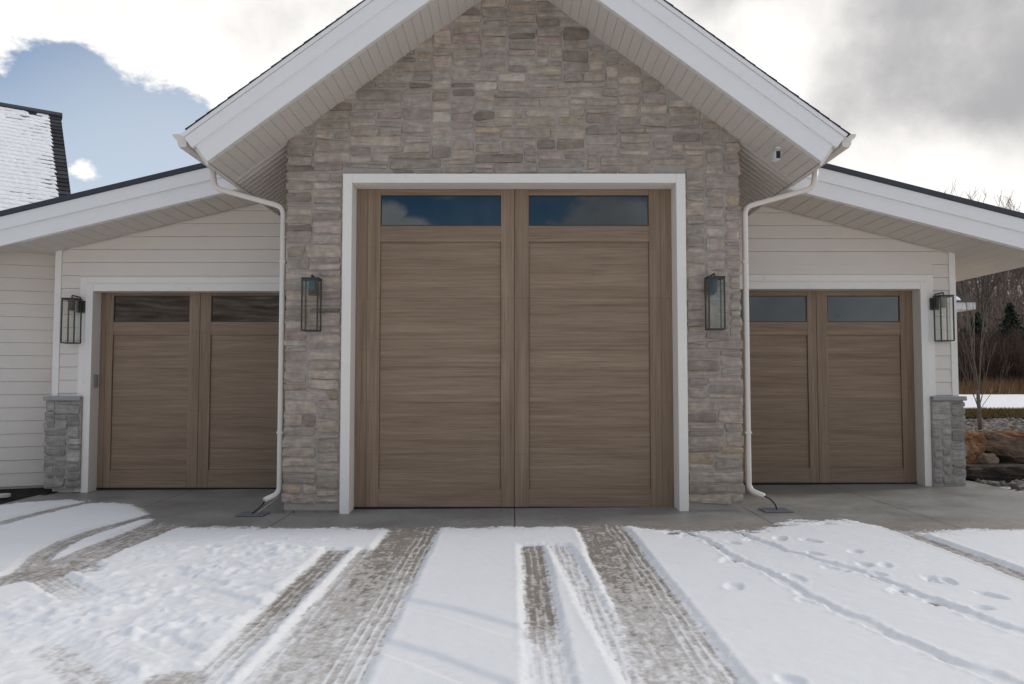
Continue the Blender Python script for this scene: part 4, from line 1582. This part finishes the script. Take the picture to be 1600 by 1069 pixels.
def conifer(base, height, radius, seed, label):
    rg = random.Random(seed)
    base = Vector(base)
    t = thing('spruce_tree', base, label, 'tree', 'spruces in the brush')
    m = MB()
    m.tube([base + Vector((0, 0, -.3)), base + Vector((0, 0, height * .5)), base + Vector((0, 0, height))], [height * .018, height * .011, .01], 7)
    m.build('trunk', M['barkdark'], t)
    c = MB()
    z = height * .12
    while z < height * .985:
        f = 1 - z / height
        rad = radius * (f ** .8) * rg.uniform(.75, 1.12) + .05
        nb = max(5, int(9 * f + 5))
        for k in range(nb):
            a = rg.uniform(0, 6.28)
            L = rad * rg.uniform(.65, 1.1)
            tip = Vector((math.cos(a) * L, math.sin(a) * L, -L * rg.uniform(.1, .42)))
            ns = max(5, int(L * 17))
            for q in range(ns):
                s = (q + .5) / ns
                p = base + Vector((0, 0, z)) + tip * s + Vector((rg.gauss(0, .05), rg.gauss(0, .05), -.06 * s * L + rg.gauss(0, .04)))
                w_ = rg.uniform(.09, .2) * (1.15 - .5 * s)
                ax = Vector((rg.gauss(0, 1), rg.gauss(0, 1), rg.gauss(0, .5))).normalized() * w_ * 1.7
                bx = Vector((rg.gauss(0, 1), rg.gauss(0, 1), -.8)).normalized() * w_
                c.add([p - ax * .5, p + ax * .5, p + bx * 1.4], [(0, 1, 2)])
        z += height * .018 + .04 * f
    c.build('crown', M['needles'], t)


conifer((31.7, 50, .6), 5.9, 2.6, 61, 'right one of the dark spruces, tall and pointed')
conifer((29.9, 50.5, .6), 5.4, 2.3, 62, 'left dark spruce half hidden behind the sapling twigs')
conifer((31.0, 54, .6), 4.6, 1.8, 63, 'lowest spruce, in the gap between the two taller dark spruces')

# brush, dry grass, hills
th = MB()
rg = random.Random(9)
for i in range(5200):
    y = rg.uniform(44, 62)
    x = rg.uniform(.53 * y, .53 * y + 11)
    h = rg.uniform(1.6, 4.6) * (.75 + .25 * rg.random())
    b = Vector((x, y, .6))
    lean = Vector((rg.gauss(0, .14), rg.gauss(0, .14), 1))
    p1, p2 = b + lean * h * .5, b + lean * h + Vector((rg.gauss(0, .25), 0, 0))
    r = rg.uniform(.012, .03)
    th.tube([b, p1, p2], [r, r * .7, .004], 3, False)
    for q in range(5):
        t_ = rg.uniform(.3, .95)
        s = b.lerp(p2, t_)
        e = s + Vector((rg.gauss(0, .45), rg.gauss(0, .3), rg.uniform(.2, .9)))
        th.tube([s, e], [r * .5, .003], 3, False)
tag(th.build('brush', M['thicket'], None), kind='stuff')
dg = MB()
for i in range(14000):
    y = rg.uniform(41.5, 47)
    x = rg.uniform(.53 * y, .53 * y + 9)
    z, h = .6, rg.uniform(.6, 1.8) * (.5 + .5 * (y - 41.5) / 5.5)
    wd = rg.uniform(.012, .035)
    dg.add([(x - wd, y, z), (x + wd, y, z), (x + rg.gauss(0, .2), y + rg.gauss(0, .2), z + h)], [(0, 1, 2)])
tag(dg.build('dry_grass', M['drygrass'], None), kind='stuff')


def hill_ring(name, a0, a1, elev, mat, seed, r0=85, r1=520, drop=2.0):
    na, nr = 140, 40
    me = MB()
    vs = []
    for i in range(na):
        t = i / (na - 1)
        az = a0 + (a1 - a0) * t
        fade = min(1, t / .12, (1 - t) / .12)
        fade = fade * fade * (3 - 2 * fade)
        e = elev * fade * (1 + .16 * noise.noise(Vector((az * 3.1, seed, 0))) + .05 * noise.noise(Vector((az * 14, seed, 3))))
        for j in range(nr):
            q = j / (nr - 1)
            r = r0 + (r1 - r0) * q
            z = math.tan(e) * r * (q ** .55) if q > 0 else -2
            z *= (1 - max(0, q - .8) * 2.2)
            x, y = math.sin(az) * r, math.cos(az) * r
            z += 2.5 * noise.noise(Vector((x * .02, y * .02, seed))) * q
            vs.append((x, y, z - .8))
    fs = [(i * nr + j, (i + 1) * nr + j, (i + 1) * nr + j + 1, i * nr + j + 1) for i in range(na - 1) for j in range(nr - 1)]
    me.add(vs, fs)
    return tag(me.build(name, mat, None, smooth=True), kind='structure'), vs


hr, hv = hill_ring('hill', R(15), R(85), R(11.0), M['hill'], 2)
hill_ring('hill', R(165), R(250), R(7.5), M['hill_brown'], 6)

hw = MB()
rg = random.Random(31)
for i in range(2600):
    az = R(rg.uniform(27, 38))
    q = rg.uniform(.04, .8)
    r = 85 + 435 * q
    e = R(11.0)
    x, y = math.sin(az) * r, math.cos(az) * r
    t = (az - R(15)) / R(70)
    fade = min(1, t / .12, (1 - t) / .12)
    fade = fade * fade * (3 - 2 * fade)
    ee = e * fade * (1 + .16 * noise.noise(Vector((az * 3.1, 2, 0))) + .05 * noise.noise(Vector((az * 14, 2, 3))))
    z = math.tan(ee) * r * (q ** .55) * (1 - max(0, q - .8) * 2.2) + 2.5 * noise.noise(Vector((x * .02, y * .02, 2))) * q - 1.0
    h = rg.uniform(3, 6.5)
    b = Vector((x, y, z))
    tp = b + Vector((rg.gauss(0, .3), rg.gauss(0, .3), h))
    hw.tube([b, tp], [.11, .02], 3, False)
    for k in range(12):
        s = b.lerp(tp, rg.uniform(.15, .95))
        l = h * rg.uniform(.14, .34)
        a = rg.uniform(0, 6.28)
        hw.tube([s, s + Vector((math.cos(a) * l * .6, math.sin(a) * l * .6, l))], [.055, .015], 3, False)
tag(hw.build('hillside_trees', M['hillwood'], None), kind='stuff')
